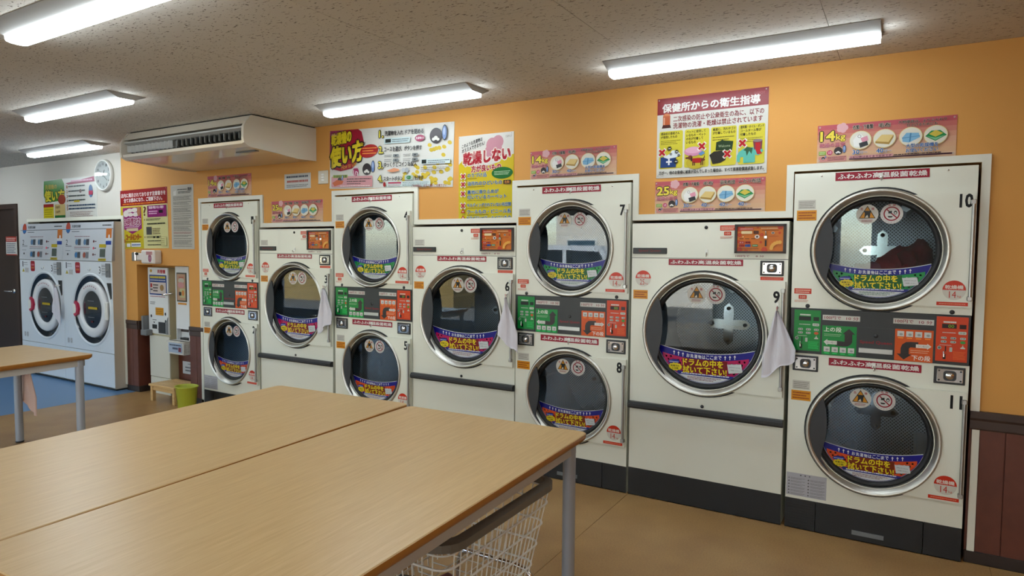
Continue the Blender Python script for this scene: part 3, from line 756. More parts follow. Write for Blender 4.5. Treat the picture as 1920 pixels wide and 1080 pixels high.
def make_single(label_white=True):
    r = empty('large_dryer'); H, K, S = 1.666, .1725, 1.460
    b = MB()
    b.add([(0, 0, 0), (W25, 0, 0), (W25, .85, 0), (0, .85, 0), (0, 0, H), (W25, 0, H), (W25, .85, H), (0, .85, H)], [(0, 3, 2, 1), (4, 5, 6, 7), (1, 2, 6, 5), (2, 3, 7, 6), (3, 0, 4, 7)], ALM)
    b.add([(0, .002, S-.004), (W25, .002, S-.004), (W25, .002, S+.004), (0, .002, S+.004)], [(0, 1, 2, 3)], DARK)
    b.add([(0, 0, S+.0015), (W25, 0, S+.0015), (W25, 0, H), (0, 0, H)], [(0, 1, 2, 3)], ALM)
    panel_hole(b, 0, .587, W25, S-.0015, C25, CZ3, R25-.045, 0, ALM)
    b.box(.001, -.002, K, W25-.001, .0, .544, ALM)
    b.lathe_y([(R25, -.0012), (R25-.02, -.0012)], C25, CZ3, RUB, 64, False)  # flat black ring stands in for the shaded gap around the door
    b.lathe_y([(R25-.045, 0), (R25-.045, .07)], C25, CZ3, GREY, 56); b.lathe_y([(R25-.045, .07), (R25-.015, .07)], C25, CZ3, ROD, 56)
    b.build('cabinet', r)
    MB().prism([(0, .544), (-.030, .548), (-.036, .558), (-.036, .574), (-.026, .587), (0, .587)], .000, W25, BLK, 'x').build('push_bar', r)
    MB().box(0, -.001, .004, W25, .010, K-.001, KICK).build('kick_panel', r)
    d = make_door(r, C25, CZ3, R25, .875, 'c41f6a', '8a1c28', (((-.054, .226), (.056, .228)), .054), .868)
    drum(R25-.018, C25, CZ3, r)
    title_strip(.227, 1.456, .650, 1.420, r)
    capacity(.073, 1.336, .048, '25', r, y=-.001); 
    p = Print(y=-.001); p.rect(.013, 1.266, .103, 1.213, 'e2a018'); p.lines(.02, 1.26, .098, 1.219, 3, 'a85a10', .5, 4); p.build('caution_sticker', r)
    red_note(r, .520, 1.647)
    m = MB(); m.box(.008, -.008, 1.484, .216, 0, 1.520, BLK, bev=.002); lp = m.build('name_plate', r)
    p = Print(y=-.0082); p.t('Speed Queen', .045, 1.511, .180, 1.493, '8c2028', .02); p.build('maker_name', lp)
    price(r, .60, 1.4675, .765, 1.485, '8 分', -.001, '9a3050', None)
    locks(r, ((.442, 1.637), (.442, .603)), .010); hook(r, .447, 1.490)
    coin_box(r, .741, 1.370, .862, 1.453)
    p = Print(y=-.001); p.rect(.743, 1.364, .862, 1.346, 'd8482a'); p.lines(.75, 1.361, .855, 1.349, 2, 'eaa590', .35); p.build('coin_note_sticker', r)
    # orange control unit
    x0, z0, x1, z1 = .602, 1.492, .870, 1.652
    c = MB()
    for q in ((x0, z0, x1, z0+.012), (x0, z1-.012, x1, z1), (x0, z0, x0+.014, z1), (x1-.014, z0, x1, z1)): c.box(q[0], -.012, q[1], q[2], 0, q[3], mat('dark_brown_frame', '2a1a14', .4))
    cp = c.build('control_panel', r)
    W_, H_ = x1-x0-.028, z1-z0-.024
    p = Print(W_, H_, y=0); p.rect(0, 0, 1, 1, 'dd8420')
    for (u, v, s_) in ((.03, .08, .022), (.12, .02, .012), (.05, .95, .02), (.2, 1.0, .012), (.93, .03, .018), (.92, .27, .008), (.45, .04, .007), (.54, .34, .012), (.52, .64, .008), (.6, .95, .02), (.05, .35, .014), (.03, .62, .012)):
        for k in range(6): a = k*PI/3; p.ell(min(max(u+.5*s_/W_*math.cos(a), .02), .98), min(max(v+.5*s_/H_*math.sin(a), .03), .97), s_*.35, s_*.35, 'd4501f', 8)
    p.k += 1
    p.rrect(.05, .06, .36, .15, .003, 'cf6058'); p.lines(.07, .08, .34, .13, 1, 'efc4a8', .5)
    p.rrect(.09, .19, .33, .30, .004, 'f0dcae'); p.rect(.36, .18, .47, .30, '3c1d10'); p.rect(.375, .20, .455, .28, '6a3416')
    p.lines(.52, .06, .88, .11, 1, 'efd2a0', .5, 3); p.lines(.54, .14, .90, .19, 1, '5a3a18', .4, 5)
    for k in range(3): p.lines(.05+.13*k, .47, .14+.13*k, .53, 1, '5c3a18', .5, k)
    p.ell(.13, .42, .003, .003, 'fff0c0', 8)
    for (u, v, c1) in ((.04, .60, 'c03c2c'), (.18, .60, 'c03c2c'), (.04, .73, 'c03c2c'), (.18, .73, '3f68b0')):
        p.rrect(u, v, u+.12, v+.10, .003, c1); p.rect(u+.02, v+.03, u+.05, v+.07, 'e6d2c8', False); p.rect(u+.07, v+.03, u+.10, v+.07, 'e6d2c8', False)
    p.rrect(.335, .73, .46, .82, .003, '2e7a3a'); p.lines(.35, .755, .45, .795, 1, 'd8e8d0', .6)
    p.lines(.03, .88, .48, .93, 1, '7a4a1a', .5, 9)
    p.ell(.44, .42, .013, .011, 'e6dcd4', 14); p.ell(.44, .42, .006, .006, '5a4540', 10)
    p.ell(.78, .27, .009, .007, 'c6b8a0', 12); p.ell(.78, .27, .005, .004, '6a6258', 8)
    p.rect(.61, .56, .645, .80, '1a1512')
    p.lines(.70, .38, .9, .42, 1, 'b05a20', .5)
    for k in range(6): a = PI*.5+k*PI*.5/5; p.ell(.93+.16*math.cos(a)*1.1, .88-.24*math.sin(a), .010, .010, 'efb858', 10)
    p.build('panel_print', cp, (x0+.014, -.004, z0+.012), slab=(0, 0, W_, H_, .003, '2a2a2a'))
    m = MB(); X = x0+.014+W_*.63; Z = z0+.012
    m.box(X-.010, -.016, Z+H_*.50, X+.008, -.004, Z+H_*.62, CHR, bev=.002); m.tube([(X, -.008, Z+H_*.62), (X+.001, -.018, Z+H_*.70), (X, -.018, Z+H_*.80)], .004, CHR, 8); m.build('coin_slot', cp)
    notice(r, .012, .184, .213, .331, '9c978c')
    return r, d

stack, sd = make_stack(); single, gd = make_single()
nums = dict(A=('1', '2'), C=('4', '5'), E=('7', '8'), G=('10', '11'), B=('3',), D=('6',), F=('9',))
labels = dict(A='off-white double coin dryer numbered 1 and 2, beside the alcove', C='off-white double coin dryer numbered 4 and 5, between dryers 3 and 6',
    E='off-white double coin dryer numbered 7 and 8, behind the corner of the near table', G='off-white double coin dryer numbered 10 and 11, at the right end',
    B='single large coin dryer under the leftmost 25kg sign, reflecting the daylight window', D='single large coin dryer under the yellow poster, partly behind the tables', F='widest-looking single large coin dryer, under the hygiene poster')
for u in 'ACEGBDF':
    if u in 'ACEG':
        if u == 'A': r = stack
        else: r = copy_tree(stack)
    else: r = single if u == 'B' else copy_tree(single)
    r.location = (UX[u], 0, 0); r['label'] = labels[u]; r['category'] = 'dryer'; r['group'] = 'coin dryers along the wall'
    if u == 'A': rootA = r
    if u == 'B': rootB = r
    roots = globals().setdefault('ROOTS', {}); roots[u] = r
for u, r in ROOTS.items():
    ds = [c for c in r.children if c.name.split('.')[0] == 'door']
    if u in 'ACEG':
        ds.sort(key=lambda o: -sum(v.co.z for v in o.data.vertices)/len(o.data.vertices))
        number(ds[0], nums[u][0], .757, 1.748); number(ds[1], nums[u][1], .753, .784)
    else:
        number(ds[0], nums[u][0], .832, 1.256); hook(ds[0], .838, 1.205, -.02)
        if u in 'BD':
            p = Print(y=-.001); p.rect(.02, 1.575, .11, 1.528, 'd3d0c6'); p.lines(.026, 1.57, .10, 1.533, 4, '85817a', .3); p.build('notice_sticker', r)

# hanging towels
def towel(x, y, z, w, h, name, label, mt, seed, spread=1.0):
    rnd = random.Random(seed); nx, nz = 12, 22; vs = []; th = .004
    for side in (0, 1):
        for j in range(nz+1):
            t = j/nz; ww = w*(.05+.95*min(1, t*1.5)**.9); off = w*.10*math.sin(t*2.2)*spread
            for i in range(nx+1):
                s_ = i/nx-.5
                fold = .012*math.sin(s_*11+seed+t*1.5)*(1-.35*t)+.006*math.sin(s_*23+seed*2)
                zz_ = z-h*t*(1-.30*t*(s_+.5) if seed % 2 else 1-.30*t*(.5-s_))-.03*h*t*math.cos(s_*9+seed)*t
                vs.append((x+s_*ww+off, y+fold-(.004+th*side), zz_))
    W_ = nx+1; K = (nz+1)*W_; fs = []
    for j in range(nz):
        for i in range(nx):
            a = j*W_+i; fs.append((a, a+W_, a+W_+1, a+1)); b_ = a+K; fs.append((b_, b_+1, b_+W_+1, b_+W_))
    for j in range(nz):
        for i in (0, nx):
            a = j*W_+i; q = (a, a+W_, a+W_+K, a+K); fs.append(q if i else q[::-1])
    for i in range(nx):
        a = nz*W_+i; fs.append((a, a+1, a+1+K, a+K)); a = i; fs.append((a+1, a, a+K, a+1+K))
    m = MB(); m.add(vs, fs, mt, True)
    m.tube([(x, y-.006, z), (x-.001, y-.010, z+.018), (x+.001, y-.012, z+.024), (x+.003, y-.010, z+.012)], .0015, mat('pink_loop', 'b86a70', .8), 6)
    return tag(m.build(name), label, 'towel', 'cleaning towels on hooks')
for u, n in (('B', '3'), ('D', '6'), ('F', '9')):
    towel(UX[u]+.842, -.052, 1.185, .165, .37, 'towel', 'white towel hanging from '+dict(B='the door of dryer 3, farthest of the dryer towels', D='the door of dryer 6, below the yellow poster', F='the door of dryer 9, largest and nearest towel')[u], CLOTH, int(n))

# laundry tumbling in dryer 10
lm = MB(); rnd = random.Random(3)
def blob(cx, cy, cz, rx, ry, rz, mt, seed):
    r_ = random.Random(seed); ph = [r_.uniform(0, 6) for _ in range(6)]; vs = []; n, k = 20, 12
    for j in range(k+1):
        for i in range(n):
            a = 2*PI*i/n; b_ = PI*j/k; q = 1+.14*math.sin(3*a+ph[0]+2*b_)+.10*math.sin(5*a+ph[1])*math.sin(3*b_+ph[2])+.07*math.sin(9*a+4*b_+ph[3])
            vs.append((cx+rx*q*math.cos(a)*math.sin(b_), cy+ry*q*math.cos(b_), cz+rz*q*math.sin(a)*math.sin(b_)))
    return vs, [(j*n+i, j*n+(i+1) % n, (j+1)*n+(i+1) % n, (j+1)*n+i) for j in range(k) for i in range(n)]
gx = UX['G']+C14
for (dx, dy, dz, rx, ry, rz, c, sd_) in ((.09, .40, -.11, .13, .15, .12, 'a01426', 1), (-.04, .36, -.16, .12, .14, .09, 'b05868', 2), (.17, .33, -.06, .08, .12, .11, '6a1018', 4)):
    v_, f_ = blob(gx+dx, dy, CZ1+dz, rx, ry, rz, None, sd_); lm.add(v_, f_, mat('laundry_'+c, c, .9, noise=.3, nscale=14), True)
tag(lm.build('laundry'), 'dark red and pink laundry inside the drum of dryer 10', 'laundry')

# ============================================================ POSTERS
def poster(p, x0, z0, W, H, label, cat='poster', name='poster', group=None, ry=0, bgc='d9d7cf', pins=True):
    if pins:
        for u, v in ((.02/W*.6, .012/H), (1-.02/W*.6, .012/H), (.02/W*.6, 1-.012/H), (1-.02/W*.6, 1-.012/H)):
            p.ell(u, v, .004, .004, 'cfcac0', 8, step=False); p.ell(u, v, .0015, .0015, '555048', 6)
    o = p.build(name, None, (x0, WY-.0035, z0), ry=ry, slab=(0, 0, W, H, .003, bgc)); return tag(o, label, cat, group)

def dryer_icon(p, u, v, r, rz=None):
    """open dryer drum with a little laundry, no faces"""
    W, H = p.W, p.H
    p.ell(u, v, r, r, '2a2526', 26); p.ell(u, v, r*.9, r*.9, '3a2e30', 24)
    for k, (a, b, s_) in enumerate(((-.35, -.45, .28), (0, -.3, .34), (.38, -.5, .24))): p.ell(u+a*r/W, v-b*r/H, r*s_, r*s_*.8, 'e4e2dc', 10)
    p.ell(u+1.42*r/W, v-.04, r*.42, r*1.02, '3a3c44', 22); p.ell(u+1.40*r/W, v-.04, r*.33, r*.88, '7d98c8', 20); p.ell(u+1.36*r/W, v-.06, r*.16, r*.5, 'aebfdc', 14)

def kg_banner(kg, x0, z0, W, H, label):
    p = Print(W, H)
    n = 8
    cols = ['c96a74', 'd08078', 'd69484', 'dca890', 'dfb49a', 'e0b898', 'e0bc9a', 'e2c2a6']
    for k in range(n): p.rect(0, k/n, 1, (k+1)/n, cols[k], step=(k == 0))
    p.k += 1
    for k in range(5): a = 2*PI*k/5; p.ell(.19+.022*math.cos(a), .10+.06*math.sin(a), .015, .015, 'e4b8bc', 10)
    p.k += 1
    p.t(kg, .02 if kg[0] == '2' else .025, .17, .135, .42, 'f2e05a', .04, out=('2a1c10', .06)); p.t('kg', .145, .25, .215, .45, 'f2e05a', .03, out=('2a1c10', .05))
    p.t('乾燥の目安', .02, .48, .215, .59, 'f0dede', .02, out=('b0405c', .045)); p.t('乾燥の目安', .02, .48, .215, .59, 'c0506a', .012)
    p.rrect(.015, .69, .07, .79, .002, '8cb02e'); p.lines(.02, .70, .065, .78, 2, 'e9f0c8', .4)
    p.ell(.10, .735, .013, .013, 'cc4a7a', 14); p.t('1/3', .09, .70, .112, .77, 'f2dfe6', .02)
    dryer_icon(p, .165, .70, .020); p.rrect(.015, .83, .23, .97, .004, 'd79a94'); dryer_icon(p, .05, .88, .008); p.lines(.085, .84, .225, .95, 3, '5a3030', .35)
    heads = [('衣類・下着類', .27, .42, .035, .145), ('毛布', .46, .545, .03, .145)]
    xs_ = (.335, .50, .665, .83) if kg == '25' else (.33, .505, .69, .86)
    if kg == '25': heads += [('羽毛布団', .61, .74, .02, .135), ('こたつ布団', .775, .96, .01, .13)]
    for s_, a, b, c, d in heads: p.t(s_, a, c+.03, b, d+.03, '1f1614', .025, out=('e8dccb', .04))
    if kg == '14': p.t('大物寝具は、よりふんわり', .60, .04, .93, .12, '2c1c1a', .015, out=('e8d4c6', .03)); p.t('仕上げるためにも', .66, .135, .87, .21, '2c1c1a', .015, out=('e8d4c6', .03))
    for i, u in enumerate(xs_):
        v = .45 if kg == '25' else .46
        if kg == '25' or i < 2: p.t('なら', u-.02, .215, u+.02, .255, '2c1c1a', .02)
        p.ell(u, v, .050, .047, 'ecdca0', 28); p.ell(u, v, .047, .044, 'e9e6d8', 28)
    u = xs_[0]; v = .46
    p.poly([(u-.045, v+.16), (u-.055, v), (u-.03, v-.12), (u+.0, v-.16), (u+.03, v-.06), (u+.02, v+.18)], 'f4f4f0'); p.ring(u-.008, v-.1, .006, .008, '6d6a66'); p.poly([(u, v-.05), (u+.05, v-.10), (u+.06, v+.02), (u+.015, v+.06)], 'e6a6b8')
    p.poly([(u-.01, v+.08), (u+.05, v+.03), (u+.06, v+.14), (u, v+.20)], '3a3c40')
    u = xs_[1]; p.poly([(u-.065, v+.06), (u-.02, v-.10), (u+.065, v-.08), (u+.03, v+.10)], 'e8cf8e'); p.poly([(u-.065, v+.06), (u+.03, v+.10), (u+.065, v-.08), (u+.065, v-.02), (u+.035, v+.16), (u-.065, v+.11)], 'b99a52')
    u = xs_[2]; p.poly([(u-.06, v+.02), (u-.03, v-.10), (u+.055, v-.08), (u+.065, v+.03), (u-.01, v+.15), (u-.055, v+.12)], '8fc0de'); p.poly([(u-.06, v+.02), (u+.065, v-.01), (u+.065, v+.0), (u-.06, v+.035)], '5a94ba'); p.poly([(u-.005, v-.09), (u+.005, v-.09), (u-.0, v+.13), (u-.01, v+.13)], '5a94ba')
    u = xs_[3]; p.poly([(u-.07, v+.02), (u-.03, v-.11), (u+.03, v-.11), (u+.075, v+.02), (u+.05, v+.06), (u, v+.15), (u-.05, v+.06)], '2f9a5c'); p.poly([(u-.045, v-.03), (u, v-.12), (u+.05, v-.03), (u, v+.05)], 'dccb5c'); p.poly([(u-.06, v+.02), (u, v+.07), (u+.065, v+.02), (u, v+.13)], '8ccba0')
    B_ = '2a6cb0'
    tm = ['30', '40', '40', '40'] if kg == '25' else ['30', '40']
    for i, s_ in enumerate(tm):
        u = xs_[i]; p.t(s_, u-.055, .71, u-.005, .82, B_, .02, out=('e8e8e0', .04)); p.t('分～', u, .74, u+.055, .82, B_, .01, out=('e8e8e0', .03))
    if kg == '14': p.t('大型の乾燥機を', .66, .64, .88, .74, B_, .02, out=('e8e8e0', .04)); p.t('お使いください', .66, .76, .88, .86, B_, .02, out=('e8e8e0', .04))
    p.rect(.25, .92, .975, .955, '4a1a3a'); p.rect(.25, .86, .57, .93, 'd8a4a6'); p.t('上記分数はあくまで目安です', .255, .87, .56, .925, '5a1c46', .02); p.lines(.575, .875, .9, .92, 1, '3a2a30', .5)
    return poster(p, x0, z0, W, H, label, 'sign', 'capacity_sign', 'pink drying time signs above the dryers', bgc='d6c0a8')
kg_banner('14', .07, 1.967, .62, .197, 'pink 14kg drying time sign above dryer 1, nearest the air conditioner')
kg_banner('25', .953, 1.722, .623, .183, 'pink 25kg drying time sign above dryer 3')
kg_banner('14', 3.512, 1.967, .608, .182, 'pink 14kg drying time sign above dryer 7')
kg_banner('25', 4.368, 1.722, .623, .190, 'pink 25kg drying time sign above dryer 9, under the hygiene poster')
kg_banner('14', 5.244, 1.967, .609, .195, 'pink 14kg drying time sign above dryer 10, at the right end')

# how to use poster
W, H = 1.225, .458; p = Print(W, H); p.rect(0, 0, 1, 1, 'dcdbd4')
rr = random.Random(5)
for k in range(95):
    u = rr.uniform(.44, .985); v = rr.uniform(.3, .97)
    if u > .985-.5*max(0, v-.25)/.7 or (u > .80 and v > .30): p.ell(u, v, .020, .014, 'd9c148', 12, -.3)
p.k += 1
p.poly([(0, 0), (.25, 0), (.28, .05), (.30, .22), (.28, .48), (.20, .66), (.10, .70), (.02, .66), (0, .45)], 'a81e3c'); p.poly([(0, 0), (.12, 0), (.02, .5), (0, .45)], 'a84a72')
p.t('乾燥機の', .015, .06, .19, .26, 'e6d436', .05, out=('241014', .07), shear=.12); p.t('使い方', .01, .30, .29, .64, 'e6d436', .05, out=('241014', .07), shear=.16)
p.t('DEPOT', .012, .055, .065, .085, 'd8a8b4', .01)
p.t('How to Use', .11, .60, .24, .68, 'e6b04a', .01, shear=.2)
p.ell(.345, .38, .095, .050, 'b3161e', 26, .12); p.lines(.29, .31, .41, .44, 3, 'f0a050', .4, 2); p.t('ですか!', .27, .24, .315, .30, '241014', .02, shear=.2)
p.ell(.235, .72, .032, .034, 'b03068', 18); p.t('1/3', .215, .69, .255, .78, 'f2dfe6', .02, shear=-.3); p.lines(.215, .64, .255, .67, 1, 'e8c0d4', .5)
dryer_icon(p, .33, .68, .045)
p.rrect(.02, .79, .38, .975, .010, 'd6a0a4'); p.rect(.035, .765, .165, .815, '9cb03a'); p.t('洗濯物目安量', .042, .768, .158, .812, '4a5a1a', .02)
dryer_icon(p, .095, .855, .022); p.poly([(.03, .90), (.07, .85), (.13, .87), (.12, .92), (.05, .96)], 'd07038'); p.lines(.16, .82, .37, .90, 2, '2e1c1c', .35, 3); p.lines(.16, .905, .28, .935, 1, '5a4040', .4); p.lines(.1, .945, .36, .97, 1, 'efdedd', .5)
for i, (s_, v, c_) in enumerate((('洗濯物を入れ ドアを閉める', .07, .80), ('コースを選び、ボタンを押す', .33, .79), ('ゆっくりとコインを投入', .58, .755))):
    p.t('%d.' % (i+1), .43, v-.01, .465, v+.10, 'e2d65a', .04, out=('1a1a1a', .07)); p.t(s_, .475, v, c_-.02, v+.08, '22222c', .02)
p.t('4.', .43, .81-.01, .465, .81+.09, 'e2d65a', .04, out=('1a1a1a', .07)); p.t('スタートボタン', .475, .815, .63, .885, '22222c', .02); p.rrect(.645, .80, .71, .88, .006, 'b9c8c0'); p.ell(.677, .84, .024, .013, '2c8a4c', 16); p.t('スタート', .660, .828, .695, .853, 'e8f0e8', .01); p.t('を押す', .72, .81, .79, .88, '22222c', .02)
p.rrect(.475, .19, .68, .28, .004, 'c8dadb'); p.rect(.485, .205, .53, .265, '1e2820'); p.lines(.54, .205, .67, .265, 2, '4a5050', .35)
p.ell(.755, .22, .045, .024, 'a82060', 22); p.t('洗濯物1/3', .725, .20, .785, .24, 'f2dfe6', .02)
dryer_icon(p, .875, .20, .055)
for (u, v) in ((.57, .455), (.72, .455), (.57, .53), (.72, .53)): p.lines(u-.09, v, u-.03, v+.05, 2, '4a4a4a', .3); p.rrect(u-.02, v, u+.025, v+.05, .006, '8a8f8e'); p.ell(u+.002, v+.025, .010, .006, '3a3f40', 10)
p.rect(.775, .565, .81, .625, '1e2820'); p.rrect(.772, .56, .985, .635, .003, 'd0dedd'); p.rect(.775, .567, .81, .628, '1e2820'); p.lines(.82, .57, .98, .63, 2, '4a5050', .35, 4); p.lines(.77, .68, .98, .76, 3, '6a6050', .3, 5)
p.poly([(.50, .72), (.56, .68), (.60, .70), (.60, .73), (.54, .75)], 'e0a07a'); p.ell(.635, .72, .018, .018, 'c2c6c8', 16); p.ell(.66, .72, .018, .018, 'b0b5b8', 16)
p.ell(.485, .945, .013, .018, 'b01c20', 14); p.rrect(.505, .90, .845, .985, .004, 'd0dedd'); p.rect(.515, .91, .62, .935, 'b8305c'); p.lines(.515, .94, .62, .98, 2, 'b05a5a', .35); p.lines(.63, .91, .83, .98, 3, '4a5050', .3, 6)
p.t('ご利用前は、お忘れ物にご注意下さい', .70, .935+.02, .965, .995, '8e2020', .02)
poster(p, 1.655, 1.985, W, H, 'wide poster on how to use the dryers, above dryers 4 and 6', ry=.030)

# yellow do-not-dry poster
W, H = .452, .596; p = Print(W, H); p.rect(0, 0, 1, 1, 'dfddd6')
p.poly([(0, .33), (.06, .29), (.14, .30), (.2, .34), (.4, .38), (.75, .33), (.82, .27), (1, .25), (1, 1), (0, 1)], 'd9c41e'); p.rect(0, .62, 1, 1, 'd8c818')
for (u, v, r_) in ((.62, .13, .05), (.72, .10, .045), (.68, .2, .055), (.57, .2, .04)): p.ell(u, v, r_, r_, 'cf9aa6', 14)
p.k += 1
p.t('DEPOT', .86, .035, .97, .06, '9a948c', .01); p.t('このような洗濯物は', .06, .10, .44, .145, '2a2420', .025, shear=.25); p.t('オススメできません!', .06, .155, .48, .20, '2a2420', .025, shear=.25)
p.t('乾燥しない', .09, .20, .94, .345, 'b51230', .06, out=('eee6dc', .07), shear=.06); p.t('方が良いもの', .24, .355, .78, .43, 'b51230', .05, out=('eee6dc', .05), shear=.03)
p.ell(.80, .455, .085, .040, '1c7a34', 24); p.lines(.66, .43, .94, .48, 3, 'cfe6c8', .35)
for i, (s_, u1, v) in enumerate((('のりづけ品', .52, .44), ('油汚れのひどいもの', .80, .535), ('裏地に滑り止めが', .74, .635), ('付いているカーペット', .88, .695), ('キルディングされていない布団類', .965, .79), ('ウールもの・ビニール系', .965, .865), ('ドライTシャツ・ナイロンもの', .965, .94))):
    h_ = .047 if i != 4 else .042
    p.t(s_, .17, v, u1, v+h_, '1f6aa0', .03, out=('e4e6c8', .04)); p.lines(.17, v+h_+.008, .17+.5*(u1-.17), v+h_+.022, 1, '6a6018', .4, i) if i != 2 else None
p.rrect(.83, .54, .96, .585, .004, '2a2018'); p.t('危険!', .85, .547, .94, .578, 'e0a050', .02)
def cross(p, u, v, r, c='c0181c'):
    W, H = p.W, p.H
    for s_ in (1, -1):
        P = []
        for (a, b) in ((-1, -.28), (1, -.28), (1, .28), (-1, .28)):
            X = (a-b*s_)*.7071*r; Z = (a*s_+b)*.7071*r; P.append((u+X/W, v-Z/H))
        p.poly(P, 'eee8e0' if c is None else c)
for v in (.455, .55, .66, .80): cross(p, .095, v+.015, .028, 'e8e4da'); cross(p, .095, v+.015, .020)
for v in (.88, .955): p.poly([(.05, v+.02), (.14, v+.02), (.095, v-.03)], 'c02020'); p.poly([(.075, v+.01), (.115, v+.01), (.095, v-.012)], 'e2cfc0')
poster(p, 2.932, 1.700, W, H, 'yellow portrait poster of things not to dry, above dryer 6', bgc='d8c83a')

# hygiene poster
W, H = .622, .465; p = Print(W, H); p.rect(0, 0, 1, 1, 'dedcd4'); p.rect(0, 0, 1, .205, '9c1024')
p.t('DEPOT', .88, .045, .97, .075, 'c06a70', .01)
p.t('保健所からの衛生指導', .05, .075, .93, .18, 'eee9e4', .04)
p.ell(.09, .225, .022, .016, 'd88a58', 14); p.rect(.055, .225, .125, .34, 'c46a34'); p.poly([(.045, .375), (.135, .375), (.125, .335), (.055, .335)], '5a2418'); p.poly([(.06, .24), (.075, .24), (.075, .33), (.06, .33)], 'e2a888')
p.t('二次感染の防止や公衆衛生の為に、以下の', .155, .235, .965, .305, '8e1c28', .02); p.t('洗濯物の洗濯・乾燥は禁止されています', .155, .32, .955, .39, '8e1c28', .02)
heads = [['感染症の患者さん', 'が使用したもの'], ['ペットに使用して', 'いるもの・ペット', 'の毛が付着して', 'いるもの'], ['極度に、汚れやゴミ', 'が付着しているもの'], ['塗料類・オイル・ボンド', 'コールタール等が', '付着したもの']]
for i, hd in enumerate(heads):
    u0 = .025+.243*i; u1 = u0+.225; p.rrect(u0, .415, u1, .885, .010, 'd9cf48')
    for j, s_ in enumerate(hd): p.t(s_, u0+.015, .428+.043*j, u0+.015+.2*min(1, len(s_)/9), .462+.043*j, '1d1b16', .025)
    vv = .43+.043*len(hd)
    if i != 1: p.lines(u0+.015, vv+.01, u1-.02, vv+.07, 3 if i != 2 else 2, '7a7428', .35, i)
# 1 germs and blue box
p.poly([(.04, .74), (.19, .72), (.19, .87), (.04, .87)], '1d4a86'); p.rect(.115, .76, .13, .84, 'e6eaee'); p.rect(.095, .79, .15, .81, 'e6eaee'); p.poly([(.07, .74), (.13, .70), (.15, .66), (.2, .66), (.235, .72), (.19, .75), (.11, .76)], 'dfe6ea')
for (u, v, r_) in ((.125, .635, .011), (.195, .68, .010), (.14, .705, .006), (.215, .725, .006), (.19, .80, .011)):
    for k in range(10): a = k*PI/5; p.ell(u+r_*1.25*math.cos(a)/W, v+r_*1.25*math.sin(a)/H, r_*.22, r_*.22, '15160f', 6, step=False)
    p.ell(u, v, r_, r_, '15160f', 14); p.ell(u-.25*r_/W, v, r_*.3, r_*.3, 'e6e6e0', 8); p.ell(u+.35*r_/W, v, r_*.3, r_*.3, 'e6e6e0', 8, step=False)
# 2 cushion and long brown dog
p.ell(.35, .69, .052, .027, 'd49ab4', 26); p.ell(.35, .675, .045, .018, 'e0b2c6', 24); p.ell(.375, .83, .055, .036, 'c8b83a', 24)
p.ell(.395, .80, .042, .012, '7a4424', 20); p.rrect(.345, .775, .425, .835, .004, 'b41e20'); p.ell(.325, .765, .014, .013, '7a4424', 16); p.ell(.298, .768, .012, .006, '7a4424', 12); p.ell(.337, .785, .006, .011, '4e2a18', 12)
for u in (.345, .36, .42, .435): p.rect(u, .82, u+.010, .865, '6c3a20', False)
p.poly([(.435, .79), (.45, .77), (.455, .74), (.46, .77), (.445, .80)], '7a4424'); p.poly([(.40, .72), (.44, .69), (.46, .72), (.42, .75)], '6f9ac0')
# 3 mat and boots
p.poly([(.56, .60), (.60, .585), (.61, .575), (.63, .585), (.71, .60), (.70, .71), (.555, .70)], '2f4a26'); p.t('Welcome', .58, .635, .685, .665, 'b9c4a2', .0); p.poly([(.50, .75), (.54, .71), (.61, .705), (.65, .73), (.645, .82), (.60, .85), (.53, .86), (.515, .80)], '38342a')
# 4 paint can and shirt
p.poly([(.76, .74), (.80, .70), (.88, .69), (.93, .74), (.95, .70), (.97, .74), (.93, .79), (.90, .78), (.90, .87), (.80, .87), (.80, .80), (.775, .80), (.77, .86), (.745, .85), (.745, .78)], '6cc0b0'); p.poly([(.80, .72), (.83, .68), (.88, .70), (.87, .77), (.85, .73), (.83, .79), (.82, .73)], '3c6a48')
p.poly([(.88, .62), (.96, .61), (.955, .72), (.89, .72)], '8a4a52'); p.poly([(.90, .64), (.94, .64), (.945, .74), (.96, .77), (.92, .78), (.905, .73)], 'c0242c'); p.ell(.92, .615, .025, .008, '9a8a8c', 16)
for u, v in ((.055, .68), (.43, .635), (.66, .75), (.79, .635)): cross(p, u, v, .030, 'eae6dc'); cross(p, u, v, .023)
p.t('万が一、他のお客様に被害が及んでしまった場合は、すべて損害賠償請求致します。', .03, .915, .975, .96, '1d1b18', .025)
poster(p, 4.373, 1.932, W, H, 'red-headed hygiene poster with four yellow warning boxes, above dryer 9')

# red and yellow notice by the alcove
W, H = .832, .604; p = Print(W, H); p.rect(0, 0, 1, 1, 'ddd9a0'); p.rect(0, 0, 1, .27, 'a8141a'); p.rect(0, .28, .49, 1, 'd8c832'); p.rect(.49, .28, 1, 1, 'dfdca6')
p.t('店内に掲示されております注意書きを', .02, .055, .97, .125, 'efe6e2', .035); p.t('全てお読みになり、ご理解下さい。', .08, .14, .90, .21, 'efe6e2', .035); p.lines(.05, .225, .95, .255, 1, 'e08a30', .7)
p.poly([(.05, .30), (.45, .30), (.46, .66), (.25, .75), (.06, .66)], 'a83284')
for (u, v, a, b) in ((.12, .40, .05, .035), (.2, .35, .055, .02), (.31, .345, .06, .022), (.22, .42, .05, .02), (.33, .42, .05, .022)): p.ell(u, v, a, b, 'dfd9d2', 18)
p.k += 1; p.ell(.40, .37, .03, .05, 'c08a6a', 14)
p.t('24時間対応', .08, .48, .43, .60, 'a02a64', .04, out=('ece2e6', .06)); p.rect(.10, .625, .40, .635, 'e6d6de'); p.rrect(.12, .65, .38, .70, .008, 'd8c8a8')
